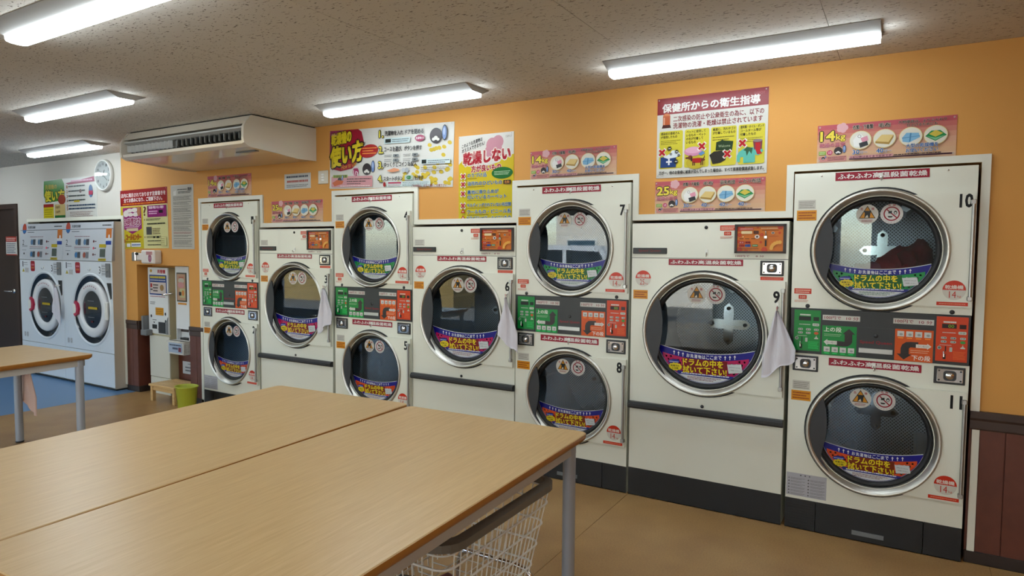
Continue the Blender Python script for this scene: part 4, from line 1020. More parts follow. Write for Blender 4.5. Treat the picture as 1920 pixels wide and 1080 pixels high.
p.t('コールセンター', .11, .755, .44, .85, 'd98a30', .03, out=('8a4a20', .05)); p.lines(.1, .87, .42, .89, 1, '8a6a20', .6); p.rrect(.12, .91, .20, .97, .006, 'dfe3e6'); p.rrect(.22, .90, .43, .97, .006, 'dfe3e6'); p.lines(.235, .92, .42, .95, 1, '3a68b0', .6)
p.ell(.075, .87, .020, .022, 'c8883c', 12); p.rect(.055, .90, .09, .985, 'dfd3b0')
p.t('?', .51, .30, .56, .45, '8a5a3a', .03); p.rect(.59, .29, .985, .48, '9c2c80'); p.t('洗濯が動かない場合', .62, .30, .93, .345, 'eee0e8', .03); p.lines(.62, .37, .80, .44, 2, 'e6c4dc', .5); p.rect(.83, .37, .91, .42, '26141c')
for v in (.51, .80): p.ell(.525, v+.01, .008, .010, 'b08a3a', 10); p.lines(.56, v-.01, .86, v+.03, 2, '4a4830', .4)
p.lines(.58, .575, .95, .605, 1, '3c3a28', .7); p.rect(.56, .64, .67, .77, '5a5a58'); p.lines(.69, .66, .85, .77, 4, '7a5a40', .4); p.rect(.70, .80, .74, .83, '222018'); p.rect(.77, .80, .82, .83, '222018'); p.lines(.58, .865, .85, .885, 1, '3c3a28', .7); p.lines(.58, .93, .85, .95, 1, '3c3a28', .7)
p.rect(.855, .81, .975, .96, '7a6a4a'); p.rect(.858, .813, .972, .957, 'dfdca6')
for k in range(4): p.rect(.862, .84+.03*k, .93, .846+.03*k, 'b07a50', False)
poster(p, -1.40, 1.488, W, H, 'red and yellow notice with purple panels, above the alcove', ry=-.012)
# white terms sheet
W, H = .36, .618; p = Print(W, H); p.rect(0, 0, 1, 1, 'd4d1c8'); p.rect(.03, .015, .97, .985, 'cbc8be'); p.lines(.3, .06, .72, .085, 1, '4a4844', .6); p.t('規約', .75, .045, .93, .095, '1e1c1a', .04); p.lines(.33, .10, .9, .135, 2, '2a2826', .55); p.poly([(.12, .1), (.24, .08), (.24, .16), (.12, .16)], 'e0ded8')
rr = random.Random(9); v = .17
while v < .95:
    k = rr.randint(1, 4); p.lines(.10, v, .9, v+.018*k, k, '6a6864' if rr.random() > .12 else '9a4a4a', .4, int(v*100)); v += .018*k+.014
poster(p, -.512, 1.490, W, H, 'white terms sheet with dense black print, right of the red and yellow notice')
# washer instructions poster on the white wall
W, H = 1.19, .446; p = Print(W, H); p.rect(0, 0, 1, 1, 'dfe0da')
p.poly([(.03, .02), (.38, 0), (.42, .12), (.42, .45), (.35, .55), (.08, .58), (.02, .4)], '4f9c34'); p.t('洗濯機の', .05, .12, .28, .24, 'c8b022', .03); p.t('使い方', .04, .27, .42, .55, 'e8dc30', .05, out=('3a3a14', .07))
p.ell(.37, .52, .085, .058, 'b04a26', 20); p.rect(.01, .64, .21, 1, 'dccf22'); p.rect(.01, .62, .21, .70, 'b4301e'); p.lines(.03, .74, .19, .97, 4, '9a8a10', .3); p.rect(.23, .64, .43, .92, 'd8c48a'); p.rect(.23, .92, .43, 1, '2a7a3c')
for v in (.68, .80): p.t('100円', .25, v, .33, v+.07, '6a4a20', .02)
p.poly([(.45, .12), (1, 0), (1, .13), (.5, .16)], 'a3265c'); p.lines(.55, .04, .93, .12, 1, 'e0b0c8', .5)
for i, v in enumerate((.18, .30, .42, .53, .66, .74)):
    p.t(str(min(i+1, 5)), .465, v, .485, v+.07, 'b06a30', .02); p.lines(.50, v+.005, .80 if i < 4 else .97, v+.055, 1, '3e5a78' if i > 3 else '55605e', .7, i+3)
p.ell(.72, .34, .025, .022, '9a8a86', 16); p.ell(.90, .36, .040, .07, '6a8ab0', 18); p.rect(.865, .35, .935, .45, 'c2486a'); p.rect(.60, .565, .70, .61, 'd8c030'); p.lines(.52, .84, .93, .98, 4, 'a07070', .3, 8)
poster(p, -3.05, 1.830, W, H, 'washer instruction poster with a green corner, on the white wall')
# small notice and switch
p = Print(.316, .126); p.rect(0, 0, 1, 1, 'cfcfcb'); p.lines(.08, .1, .9, .3, 1, '404858', .6); p.lines(.1, .4, .9, .6, 1, 'b05a4a', .7); p.lines(.08, .7, .9, .9, 2, '606468', .4)
o = poster(p, 1.121, 2.002, .316, .126, 'small white card notice between the air conditioner and the wide poster', 'notice', 'card_notice', pins=False)
m = MB(); m.box(1.53, WY-.010, 2.028, 1.642, WY, 2.135, mat('switch_cream', 'c9c2b0', .4), bev=.003); o = m.build('wall_switch'); tag(o, 'cream wall switch plate left of the wide poster', 'switch')
for k in range(3): MB().box(1.570, WY-.014, 2.050+.022*k, 1.602, WY-.010, 2.066+.022*k, WHT, bev=.001).build('rocker', o)

# clock
ck = empty('wall_clock', (-1.68, WY, 2.268), 'round white wall clock with black numerals, on the white wall', 'clock')
m = MB(); m.lathe_y([(0, 0), (.166, 0), (.166, -.030), (.160, -.038), (.150, -.038), (.146, -.026)], 0, 0, WHT, 48); m.build('clock_case', ck)
p = Print(y=-.024); p.ell(0, 0, .148, .148, 'd9dad8', 40)
for k in range(12):
    a = PI/2-(k+1)*PI/6; X, Z = .118*math.cos(a), .118*math.sin(a); s_ = str(k+1); w_ = .007*len(s_)+.003; p.t(s_, X-w_, Z+.013, X+w_, Z-.013, '1c1e22', .02)
for k in range(60): a = k*PI/30; p.ell(.138*math.cos(a), .138*math.sin(a), .0014, .0014, '50545a', 5, step=False)
p.build('clock_face', ck, mt=PRINTM)
def hand(ang, L, w_, back, name):
    a = PI/2-ang; c, s_ = math.cos(a), math.sin(a); P = [(-s_*w_-c*back, c*w_-s_*back), (-s_*w_*.6+c*L, c*w_*.6+s_*L), (s_*w_*.6+c*L, -c*w_*.6+s_*L), (s_*w_-c*back, -c*w_-s_*back)]
    MB().prism(P[::-1], -.030, -.0285, NUMB, 'y').build(name, ck)
hand(2*PI*(.9/12), .062, .0045, .015, 'hour_hand'); hand(2*PI*(21/60), .10, .003, .02, 'minute_hand'); hand(2*PI*(51/60), .09, .0012, .03, 'second_hand')
MB().prism(fill_circle(.150, 0, 0, 40), -.0365, -.0355, PANE, 'y').build('clock_glass', ck)

# door sign
p = Print(.285, .232); p.rect(0, 0, 1, 1, 'd8d8d4'); p.rect(0, 0, 1, .28, 'b8402e'); p.lines(.06, .05, .9, .24, 2, 'f0d4c8', .5); p.lines(.06, .34, .9, .9, 6, '4a6080', .4); p.rect(0, .94, 1, 1, 'b8402e')
o = p.build('door_sign', None, (-3.972, WY-.026, 1.397), slab=(0, 0, .285, .232, .0035, 'd8d8d4')); tag(o, 'red and white sign on the dark brown door', 'sign')

# ============================================================ AIR CONDITIONER
ac = empty('air_conditioner', (0, 0, ZC), 'long cream ceiling air conditioner with a slatted front, above dryer 1', 'air conditioner')
Z = lambda z: z-ZC
b = MB(); prof = [(WY-.002, 2.480), (-.585, 2.480), (-.625, 2.43), (-.640, 2.412), (-.560, 2.405), (-.560, 2.300), (-.650, 2.290), (-.645, 2.268), (-.60, 2.250), (-.375, 2.236), (WY-.002, 2.222)]
prof = [(y, Z(z)) for y, z in prof]
b.prism(prof[::-1], -.10, 1.48, ACW, 'x')
# end caps, rounded
for xa, xb in ((-.125, -.10), (1.48, 1.505)):
    capp = [(WY-.002, 2.480), (-.59, 2.480), (-.635, 2.43), (-.658, 2.39), (-.662, 2.31), (-.655, 2.27), (-.61, 2.246), (-.375, 2.230), (-.15, 2.212), (WY-.002, 2.216)]
    b.prism([(y, Z(z)) for y, z in capp][::-1], xa, xb, ACW, 'x')
b.box(-.11, -.575, Z(2.482), 1.49, WY-.003, Z(2.4895), DARK)
b.build('casing', ac)
m = MB(); m.box(-.098, -.575, Z(2.302), 1.478, -.561, Z(2.403), mat('aircon_dark', '34332f', .6)); m.build('outlet_recess', ac)
m = MB(); m.prism([(-.640, Z(2.396)), (-.640, Z(2.385)), (-.60, Z(2.372)), (-.575, Z(2.372)), (-.575, Z(2.378))][::-1], -.095, 1.475, VANE, 'x'); m.build('louvre', ac)
for k in range(26):
    x = -.06+k*.059; lean = .55 if k < 11 else -.9
    P = [(x, -.632), (x+.003, -.632), (x+.003+.055*lean, -.578), (x+.055*lean, -.578)]
    vs = [(a, b_, Z(2.312)) for a, b_ in P]+[(a, b_, Z(2.366)) for a, b_ in P]
    o = MB().add(vs, [(0, 3, 2, 1), (4, 5, 6, 7), (0, 1, 5, 4), (1, 2, 6, 5), (2, 3, 7, 6), (3, 0, 4, 7)], VANE).build('vane', ac)
m = MB(); m.box(1.20, -.50, Z(2.237), 1.42, -.46, Z(2.244), GREY); m.build('air_filter_slot', ac)

# ============================================================ CEILING LIGHTS
def light_fixture(x0, x1, y, label):
    r = empty('ceiling_light', ((x0+x1)/2, y, ZC), label, 'ceiling light', 'long ceiling lights')
    return r
def lamp_parts(L):
    m = MB(); w0 = .125
    m.prism([(-w0, 0), (-w0, -.003), (-.052, -.034), (.052, -.034), (w0, -.003), (w0, 0)], -L/2, L/2, FIX, 'x'); base = m
    d = MB(); P = [(-.048, -.0345), (-.048, -.050), (-.042, -.058), (-.025, -.062), (0, -.063), (.025, -.062), (.042, -.058), (.048, -.050), (.048, -.0345)]
    d.prism(P, -L/2+.004, L/2-.004, LAMPM, 'x')
    return base, d
fx = [(4.262, 5.545, -.435, 'long bright ceiling light nearest the wall, above dryer 9'), (2.13, 3.40, -.435, 'long bright ceiling light right of the air conditioner'),
      (-2.20, -.83, -.455, 'small-looking far ceiling light left of the air conditioner, near the clock'), (.06, 1.31, -1.39, 'ceiling light in the middle distance in front of the air conditioner'),
      (2.12, 3.40, -2.33, 'large ceiling light cut off at the top left corner'), (-4.45, -3.2, -.80, 'far ceiling light end at the left edge of the view'),
      (4.27, 5.55, -2.55, 'added ceiling light out of view, above the near table'), (.06, 1.31, -3.6, 'added ceiling light out of view, over the window side'), (4.27, 5.55, -4.9, 'added ceiling light out of view, behind the viewer on the right'),  # this line and the next: unseen fixtures added to light the room
      (2.12, 3.40, -4.6, 'added ceiling light out of view, behind the viewer by the windows'), (-2.1, -.85, -2.9, 'added ceiling light out of view, over the left window side'), (6.6, 7.85, -2.33, 'added ceiling light out of view, off to the right')]
lp0 = None
for x0, x1, y, lb in fx:
    r = light_fixture(x0, x1, y, lb)
    if lp0 is None:
        a_, b_ = lamp_parts(1.27); lp0 = [a_.build('lamp_base', r), b_.build('diffuser', r)]
    else:
        for q in lp0: c = q.copy(); COL.objects.link(c); c.parent = r
# ============================================================ TABLES
def make_table(w, l):
    r = empty('work_table'); z = .74; cr = .03
    P = []
    for X, Y, t in ((w/2-cr, l/2-cr, 0), (-w/2+cr, l/2-cr, 1), (-w/2+cr, -l/2+cr, 2), (w/2-cr, -l/2+cr, 3)):
        P += [(X+cr*math.cos((t+i/6)*PI/2), Y+cr*math.sin((t+i/6)*PI/2)) for i in range(7)]
    def ins(d): return [(x-d*(1 if x > 0 else -1)*1, y-d*(1 if y > 0 else -1)) for x, y in P]
    n = len(P); m = MB()
    lay = [(ins(.014), z-.036), (ins(.002), z-.024), (P, z-.012), (P, z-.003)]
    vs = [(x, y, zz_) for L_, zz_ in lay for x, y in L_]
    fs = [(k*n+i, k*n+(i+1) % n, (k+1)*n+(i+1) % n, (k+1)*n+i) for k in range(3) for i in range(n)]+[list(range(n))[::-1]]
    m.add(vs, fs, EDGE, True); m.build('edge_band', r)
    m = MB(); vs = [(x, y, z-.003) for x, y in P]+[(x, y, z) for x, y in ins(.003)]
    m.add(vs, [(i, (i+1) % n, (i+1) % n+n, i+n) for i in range(n)]+[list(range(n, 2*n))], TOPW); m.build('table_top', r)
    m = MB(); a, b_ = w/2-.035, l/2-.045
    for q in ((-a, -b_, a, -b_+.02), (-a, b_-.02, a, b_), (-a, -b_, -a+.02, b_), (a-.02, -b_, a, b_)): m.box(q[0], q[1], z-.082, q[2], q[3], z-.0365, TFR)
    m.build('apron', r)
    for sx in (-1, 1):
        for sy in (-1, 1):
            X, Y = sx*(w/2-.052), sy*(l/2-.075)
            g = MB(); g.tube([(X, Y, .012), (X, Y, z-.037)], .0265, TLEG, 20); o = g.build('leg', r)
            MB().lathe_z([(0, 0), (.025, 0), (.028, .004), (.028, .012), (0, .014)], X, Y, BLK, 16).build('foot_cap', o)
    return r
TL = 1.80
def place_table(r, cx, cy, rz, label):       # cx,cy = far-right corner
    w = r['w']; c, s_ = math.cos(rz), math.sin(rz); lx, ly = -w/2, -TL/2
    r.location = (cx+lx*c-ly*s_, cy+lx*s_+ly*c, 0); r.rotation_euler = (0, 0, rz); r['label'] = label; r['category'] = 'table'; r['group'] = 'light wood folding work tables'
tB = make_table(.935, TL); tB['w'] = .935; place_table(tB, 4.548, -1.298, .04, 'light wood work table nearest the viewer, a basket cart under it')
tA = make_table(.895, TL); tA['w'] = .895; place_table(tA, 3.585, -1.302, .052, 'light wood work table pushed against the left side of the nearest one')
tC = make_table(.90, TL); tC['w'] = .90; place_table(tC, .70, -1.325, .075, 'far light wood work table at the left edge, in front of the washers')
for t_ in (tA, tB, tC): del t_['w']
tw_ = towel(-.11, -1.42, .655, .30, .44, 'towel', 'pink cloth hanging under the far left work table', CLOTHP, 4)

# ============================================================ BASKET CART
cart = empty('laundry_cart', (4.27, -1.89, 0), 'white wire laundry cart with a grey rim, under the nearest table', 'cart')
WIRE = mat('white_wire', 'e8e6e0', .35); RIM = mat('cart_rim', '6c665c', .5)
def rr_ring(hx, hy, cr, z, n=5):
    P = []
    for X, Y, t in ((hx-cr, hy-cr, 0), (-hx+cr, hy-cr, 1), (-hx+cr, -hy+cr, 2), (hx-cr, -hy+cr, 3)):
        P += [Vector((X+cr*math.cos((t+i/n)*PI/2), Y+cr*math.sin((t+i/n)*PI/2), z)) for i in range(n+1)]
    return P
def lev(z): t = (z-.25)/.36; return .185+.065*t, .298+.065*t
m = MB(); ring = rr_ring(.262, .370, .09, 0)
R_in = rr_ring(.232, .340, .065, 0); n = len(ring)
vs = [(p_.x, p_.y, z_) for (L_, z_) in ((ring, .580), (ring, .606), (R_in, .614), (R_in, .580)) for p_ in L_]
m.add(vs, [(k*n+i, k*n+(i+1) % n, ((k+1) % 4)*n+(i+1) % n, ((k+1) % 4)*n+i) for k in range(4) for i in range(n)], RIM, False); m.build('rim', cart)
m = MB()
for z_ in (.57, .52, .44, .36, .28):
    hx, hy = lev(z_); m.tube(rr_ring(hx, hy, .05, z_), .0042 if z_ < .55 else .003, WIRE, 6, closed=True)
m.build('hoop_wires', cart); 
m = MB(); hx0, hy0 = lev(.25); hx1, hy1 = lev(.60)
ny, nx = 18, 10
for i in range(ny):
    t = -1+2*(i+.5)/ny
    for s_ in (-1, 1): m.tube([(s_*(hx1-.003), t*(hy1-.03), .60), (s_*(hx0), t*(hy0-.03), .25)], .0025, WIRE, 5)
    if i % 3 == 1: m.tube([(-hx0, t*(hy0-.03), .25), (hx0, t*(hy0-.03), .25)], .0025, WIRE, 5)
for i in range(nx):
    t = -1+2*(i+.5)/nx
    for s_ in (-1, 1): m.tube([(t*(hx1-.03), s_*(hy1-.003), .60), (t*(hx0-.03), s_*hy0, .25)], .0025, WIRE, 5)
    if i % 3 == 1: m.tube([(t*(hx0-.03), -hy0, .252), (t*(hx0-.03), hy0, .252)], .0025, WIRE, 5)
o = m.build('basket_wires', cart); o['kind'] = 'stuff'
for s_ in (-1, 1):
    m = MB(); m.tube([(-.17, s_*.30, .246), (.10, s_*.30, .246), (.15, s_*.30, .24), (.175, s_*.30, .21), (.18, s_*.30, .15), (.18, s_*.30, .09)], .011, CHR, 12)
    m.tube([(-.10, s_*.30, .246), (-.15, s_*.30, .24), (-.175, s_*.30, .21), (-.18, s_*.30, .15), (-.18, s_*.30, .09)], .011, CHR, 12); m.build('leg', cart)
    for sx in (-.18, .18):
        c_ = MB(); c_.tube([(sx-.012, s_*.30, .037), (sx+.012, s_*.30, .037)], .037, BLK, 20); c_.box(sx-.018, s_*.30-.012, .037, sx-.014, s_*.30+.012, .09, CHR); c_.box(sx+.014, s_*.30-.012, .037, sx+.018, s_*.30+.012, .09, CHR); c_.box(sx-.018, s_*.30-.012, .085, sx+.018, s_*.30+.012, .092, CHR); c_.build('caster', cart)
# magazines in the cart
for i, (dx, dy, z_, c1, a, lb) in enumerate(((.0, -.12, .262, '6f6a66', .1, 'grey magazine lying lowest in the wire cart'), (.02, -.08, .276, '7a2228', -.25, 'dark red magazine in the middle of the pile in the wire cart'), (-.03, -.15, .290, '504c4a', .3, 'dark magazine on top of the pile in the wire cart'))):
    m = MB(); m.box(-.10, -.14, 0, .10, .14, .012, mat('magazine_'+c1, c1, .3, noise=.4, nscale=9), bev=.001); o = m.build('magazine', None, (4.27+dx, -1.93+dy, z_), (0, 0, a)); tag(o, lb, 'magazine', 'magazines in the cart')
    q = Print(y=0); 
# ============================================================ WASHERS
WF = -.09
WBODY = mat('washer_white', 'd3dae0', .28, coat=.2); WPAN = mat('washer_panel', 'b9bec4', .35); WDK = mat('washer_dark', '20262c', .2, coat=.4)
def make_washer():
    r = empty('front_washer'); Wd = 1.008; cx, cz = .585, .835
    b = MB(); b.add([(0, 0, .02), (Wd, 0, .02), (Wd, .95, .02), (0, .95, .02), (0, 0, 1.355), (Wd, 0, 1.355), (Wd, .95, 1.772), (0, .95, 1.772), (0, .03, 1.772), (Wd, .03, 1.772)],
        [(0, 3, 2, 1), (8, 9, 6, 7), (2, 3, 7, 6)], ALM)
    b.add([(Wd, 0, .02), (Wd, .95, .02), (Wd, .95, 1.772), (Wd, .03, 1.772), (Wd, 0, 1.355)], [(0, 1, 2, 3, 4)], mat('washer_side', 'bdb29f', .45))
    b.add([(0, 0, .02), (0, .95, .02), (0, .95, 1.772), (0, .03, 1.772), (0, 0, 1.355)], [(4, 3, 2, 1, 0)], ALM)
    panel_hole(b, 0, .39, Wd, 1.352, cx, cz, .365, 0, WBODY)
    b.lathe_y([(.395, -.001), (.385, -.010), (.372, -.010), (.362, .01), (.36, .09), (.0, .10)], cx, cz, WBODY, 60); b.build('cabinet', r)
    g = MB(); g.lathe_y([(.364, .002), (.345, .02), (.31, .035)], cx, cz, WDK, 60); g.build('door_surround', r)
    MB().box(.001, -.002, .03, Wd-.001, .0, .386, WBODY, bev=.0008).build('lower_panel', r)
    MB().box(.02, .02, 0, Wd-.02, .93, .02, BLK).build('plinth', r)
    d = MB(); d.lathe_y([(.300, .03), (.300, .005), (.292, -.008), (.27, -.013), (.23, -.012), (.205, -.006), (.198, .008)], cx, cz, mat('washer_door_white', 'd6d8da', .25), 60); dd = d.build('door', r)
    MB().lathe_y([(.2, .006), (.15, .0), (.08, -.004), (0, -.005)], cx, cz, WDK, 40).build('door_window', dd)
    h = MB(); h.prism([(cx-.30+.0, cz+.06), (cx-.29, cz+.085), (cx-.235, cz+.06), (cx-.215, cz), (cx-.235, cz-.06), (cx-.29, cz-.085), (cx-.32, cz-.06), (cx-.27, cz-.045), (cx-.255, cz), (cx-.27, cz+.045)][::-1], -.034, -.012, mat('handle_red', 'b02a48', .3), 'y')
    h.build('door_handle', dd)
    MB().box(cx-.345, -.030, cz-.065, cx-.28, .01, cz+.05, WHT, bev=.008).build('latch_cover', dd)
    MB().box(cx+.285, -.022, cz-.095, cx+.335, .01, cz+.095, WHT, bev=.008).build('hinge_cover', dd)
    p = Print(y=-.0135)
    for k in range(7): a = PI/2+.5-k*.16; p.ell(cx+.255*math.cos(a), cz+.255*math.sin(a), .012, .006, 'a04a58', 6, a-PI/2, step=False)
    p.build('door_lettering', dd)
    p = Print(y=-.006); p.rect(cx-.06, cz+.03, cx+.12, cz+.005, 'c8b02a'); p.lines(cx-.07, cz+.10, cx+.06, cz+.085, 1, '8a9094', .5); p.lines(cx-.07, cz-.075, cx+.06, cz-.09, 1, '8a9094', .5); p.rect(cx-.01, cz-.12, cx+.03, cz-.14, '7a2830'); p.build('window_sticker', dd)
    # front slanted console
    s_ = .03/.417
    con = MB(); con.add([(0, -.004, 1.357), (Wd, -.004, 1.357), (Wd, .026, 1.770), (0, .026, 1.770), (0, .03, 1.357), (Wd, .03, 1.357), (Wd, .04, 1.77), (0, .04, 1.77)], [(0, 1, 2, 3), (4, 7, 6, 5), (0, 3, 7, 4), (1, 5, 6, 2), (3, 2, 6, 7), (0, 4, 5, 1)], WPAN); cn = con.build('console', r)
    p = Print(y=0); h0 = 1.36
    p.rect(0, 1.70, Wd, 1.695, '3a3d42')
    p.ell(.10, 1.715, .048, .062, 'c25a42', 20); p.poly([(.10-.046, 1.70), (.10+.046, 1.70), (.10+.04, 1.675), (.10, 1.652), (.10-.04, 1.675)], '3f80b8')
    p.t('洗濯乾燥機', .18, 1.745, .36, 1.715, '50565e', .02); p.lines(.18, 1.68, .34, 1.665, 1, '7a828a', .5); p.lines(.80, 1.742, .97, 1.727, 1, '2a2c30', .7)
    p.rect(.88, 1.70, .985, 1.60, 'd08030'); p.rect(.88, 1.60, .985, 1.56, 'dfe4e8'); p.rect(.88, 1.57, .985, 1.53, '2a52a8'); p.ell(.94, 1.615, .016, .022, 'e6e8ea', 12)
    p.t('2', .065, 1.585, .105, 1.525, '33383e', .01); p.rect(.065, 1.515, .19, 1.510, '33383e')
    for (x_, z_, c1, c2) in ((.26, 1.60, '6f93b4', '59616a'), (.43, 1.60, '6f93b4', '59616a'), (.26, 1.46, '4f8ab8', '59616a'), (.43, 1.46, 'b0604e', '8a8f96')):
        p.rect(x_, z_, x_+.13, z_-.085, 'ccd0d4'); p.ell(x_+.035, z_-.042, .03, .032, c1, 14); p.rect(x_+.06, z_-.010, x_+.122, z_-.075, c2)
    p.rect(.25, 1.505, .57, 1.500, 'a05058'); p.lines(.25, 1.625, .56, 1.612, 1, 'a06068', .4); p.lines(.25, 1.49, .56, 1.477, 1, '6a7078', .4)
    for z_, c1 in ((1.565, '7a2430'), (1.493, 'ff6a80'), (1.425, '6a2430')): p.ell(.645, z_, .014, .014, c1, 12); p.lines(.665, z_+.01, .70, z_-.01, 1, '6a5058', .5)
    p.rect(.76, 1.535, .89, 1.50, 'c9b62a'); p.rect(.775, 1.485, .88, 1.40, '626d66'); p.rect(.75, 1.385, .90, 1.36, 'c9b62a'); p.lines(.77, 1.38, .88, 1.365, 1, '6a6020', .5)
    p.lines(.07, 1.47, .17, 1.46, 1, '8a9098', .5); p.ell(.12, 1.425, .016, .012, '3a3f46', 10)
    o = p.build('console_print', cn, mt=PRINTM)
    for v in o.data.vertices: v.co.y += -.0045+(v.co.z-1.357)*.030/.413
    p = Print(y=-.001)
    p.t('1', .07, 1.335, .09, 1.27, '50565e', .0); p.rect(.10, 1.295, .20, 1.292, '50565e'); p.lines(.10, 1.325, .19, 1.312, 1, '6a7078', .5); p.poly([(.06, 1.21), (.12, 1.21), (.09, 1.25)], 'c8b83a'); p.rect(.13, 1.26, .22, 1.20, 'd8dadc'); p.lines(.135, 1.25, .215, 1.21, 3, 'b0a8a8', .4)
    p.rrect(.27, 1.34, .37, 1.22, .02, 'b02038'); p.rect(.285, 1.305, .355, 1.285, 'd88a94'); p.rect(.285, 1.27, .355, 1.25, 'd0805a')
    p.t('3', .75, 1.30, .785, 1.225, '33383e', .01); p.rect(.79, 1.26, .86, 1.255, '50565e')
    p.rect(.80, 1.33, .89, 1.20, 'd6dade'); p.lines(.81, 1.32, .88, 1.21, 4, '8a9098', .3)
    p.rrect(.06, .50, .105, .44, .012, 'c8ccd0'); p.rrect(.12, .50, .165, .44, .012, 'c8ccd0'); p.ring(.083, .47, .014, .017, '8a7a80'); p.ring(.143, .47, .014, .017, '8a7a80')
    p.build('front_print', r, mt=PRINTM)
    m = MB(); m.box(.895, -.012, 1.19, .975, -.001, 1.335, GREY, bev=.003); m.box(.91, -.018, 1.255, .96, -.012, 1.275, CHR); m.build('coin_unit', r)
    m = MB(); m.prism([(.90, 1.13), (.985, 1.13), (.985, .97), (.965, .96)][::-1], -.004, -.001, BLKM, 'y'); m.build('soap_slot', r)
    hook(r, .585, 1.265)
    return r
wsh = make_washer(); wsh.location = (-2.385, WF, 0); tag(wsh, 'tall white front-loading washer on the right of the pair', 'washer', 'front-loading washers'); wsh.rotation_euler = (0, 0, 0)
w2 = copy_tree(wsh); w2.location = (-3.395, WF, 0); w2['label'] = 'tall white front-loading washer on the left, beside the brown door'
towel(-2.46, WF-.045, 1.06, .13, .42, 'towel', 'white towel hanging between the two washers', CLOTH, 2)
MB().box(-2.47, WF-.045, 1.07, -2.45, WF-.0, 1.082, WHT).build('towel_hook', w2).location = (3.395, -WF, 0)

# ============================================================ ALCOVE
kx0, kx1, ky0, ky1 = -1.045, -.70, .10, .187
kio = empty('change_machine', ((kx0+kx1)/2, (ky0+ky1)/2, 0), 'tall white money change machine standing in the alcove', 'change machine')
def K(m, name, par=kio): o = m.build(name, par); 
def kb(*a, **k): return MB().box(*a, **k)
ox, oy = (kx0+kx1)/2, (ky0+ky1)/2
def kbox(x0, y0, z0, x1, y1, z1, mt, name, par=kio, bev=0): return MB().box(x0-ox, y0-oy, z0, x1-ox, y1-oy, z1, mt, bev=bev).build(name, par)
kbox(kx0, ky0+.004, .0, kx1, ky1, 1.30, mat('kiosk_side', 'b7b08f', .45), 'cabinet')
up_ = kbox(kx0, ky0-.012, .62, kx1, ky0+.004, 1.30, mat('kiosk_white', 'd5d9da', .3), 'upper_front', bev=.002)
lo_ = kbox(kx0, ky0-.008, .175, kx1, ky0+.004, .600, mat('kiosk_lower', 'ccccc0', .35), 'lower_door', bev=.002)
kbox(kx0, ky0-.004, .0, kx1, ky0+.004, .168, mat('kiosk_lower', '', .35), 'base_panel')
p = Print(.35, .68); p.rect(0, 0, 0, 0, 'd5d9da')
p.t('両替機', .50, .03, .88, .085, 'c0203a', .04); p.ell(.17, .05, .020, .016, 'd8b04a', 12); p.rect(.08, .11, .94, .41, '24519a'); p.lines(.12, .125, .88, .165, 1, 'e0d040', .8); p.lines(.12, .18, .88, .20, 1, 'e6e8ee', .6); p.rect(.11, .22, .90, .39, 'dcd2ce')
p.rect(.13, .24, .22, .30, 'c02a2a'); p.ell(.70, .30, .035, .032, 'b09060', 14); p.lines(.26, .24, .52, .37, 3, '4a4048', .5); p.rect(.13, .32, .24, .34, '403840'); p.lines(.1, .425, .85, .445, 1, 'b06070', .5)
p.rect(.36, .60, .76, .715, 'd8a018'); p.lines(.39, .615, .73, .70, 3, '8a6010', .3); p.lines(.1, .51, .35, .56, 2, '60666c', .4)
for (u, v) in ((.85, .69), (.85, .80), (.14, .735)): p.ell(u, v, .013, .016, '3c4248', 12)
p.rect(.18, .86, .42, .925, '17191b'); p.poly([(.22, .82), (.34, .82), (.28, .84)], '303438'); p.lines(.45, .915, .75, .945, 2, '6a6e74', .4); p.lines(.2, .78, .4, .80, 1, '6a6e74', .5)
p.build('front_print', up_, (kx0-ox, ky0-.0125-oy, .62), mt=PRINTM)
kbox(-.87, ky0-.016, .63, -.755, ky0-.012, .745, BLK, 'coin_tray', up_)
m = MB(); m.prism([(-.748-ox, .625), (-.705-ox, .625), (-.705-ox, .80), (-.748-ox, .735)][::-1], ky0-.016-oy, ky0-.012-oy, GREY, 'y'); m.build('side_chute', up_)
m = MB(); m.tube([(-.73-ox, ky0-.012-oy, 1.03), (-.73-ox, ky0-.05-oy, 1.03), (-.69-ox, ky0-.05-oy, 1.035), (-.66-ox, ky0+.02-oy, 1.045)], .009, CHR, 10); m.build('lock_bar', up_)
m = MB(); m.box(-1.085-ox, ky0-.07-oy, .60, -1.055-ox, ky0-oy, .80, GREY, bev=.004); m.box(-1.085-ox, ky0-.08-oy, .60, -.98-ox, ky0-.013-oy, .66, GREY, bev=.006); m.build('paper_holder', kio)

vx0, vx1 = -.815, -.60
ven = empty('card_vending_unit', (-.70, .30, 0), 'narrow white vending unit on the back wall of the alcove, right of the change machine', 'vending unit')
def vbox(x0, y0, z0, x1, y1, z1, mt, name, par=ven, bev=0): return MB().box(x0+.70, y0-.30, z0, x1+.70, y1-.30, z1, mt, bev=bev).build(name, par)
vw = mat('vending_white', 'd6dadc', .3)
VX0, VX1 = -.635, -.415
m = MB()
y0, y1 = .13-.30, .187-.30
m.box(VX0+.70, y0, .69, VX1+.70, y1, 1.315, vw); m.box(VX0+.70, y0, .56, VX0+.712, y1, .69, vw); m.box(VX1+.688, y0, .56, VX1+.70, y1, .69, vw); m.box(VX0+.70, y0, .545, VX1+.70, y1, .56, vw); m.box(VX0+.712, y1-.008, .56, VX1+.688, y1, .69, vw)
m.build('casing', ven)
fr_ = vbox(-.603, .122, .965, -.447, .13, 1.255, mat('brass_dark', '4a4638', .3), 'display_frame')
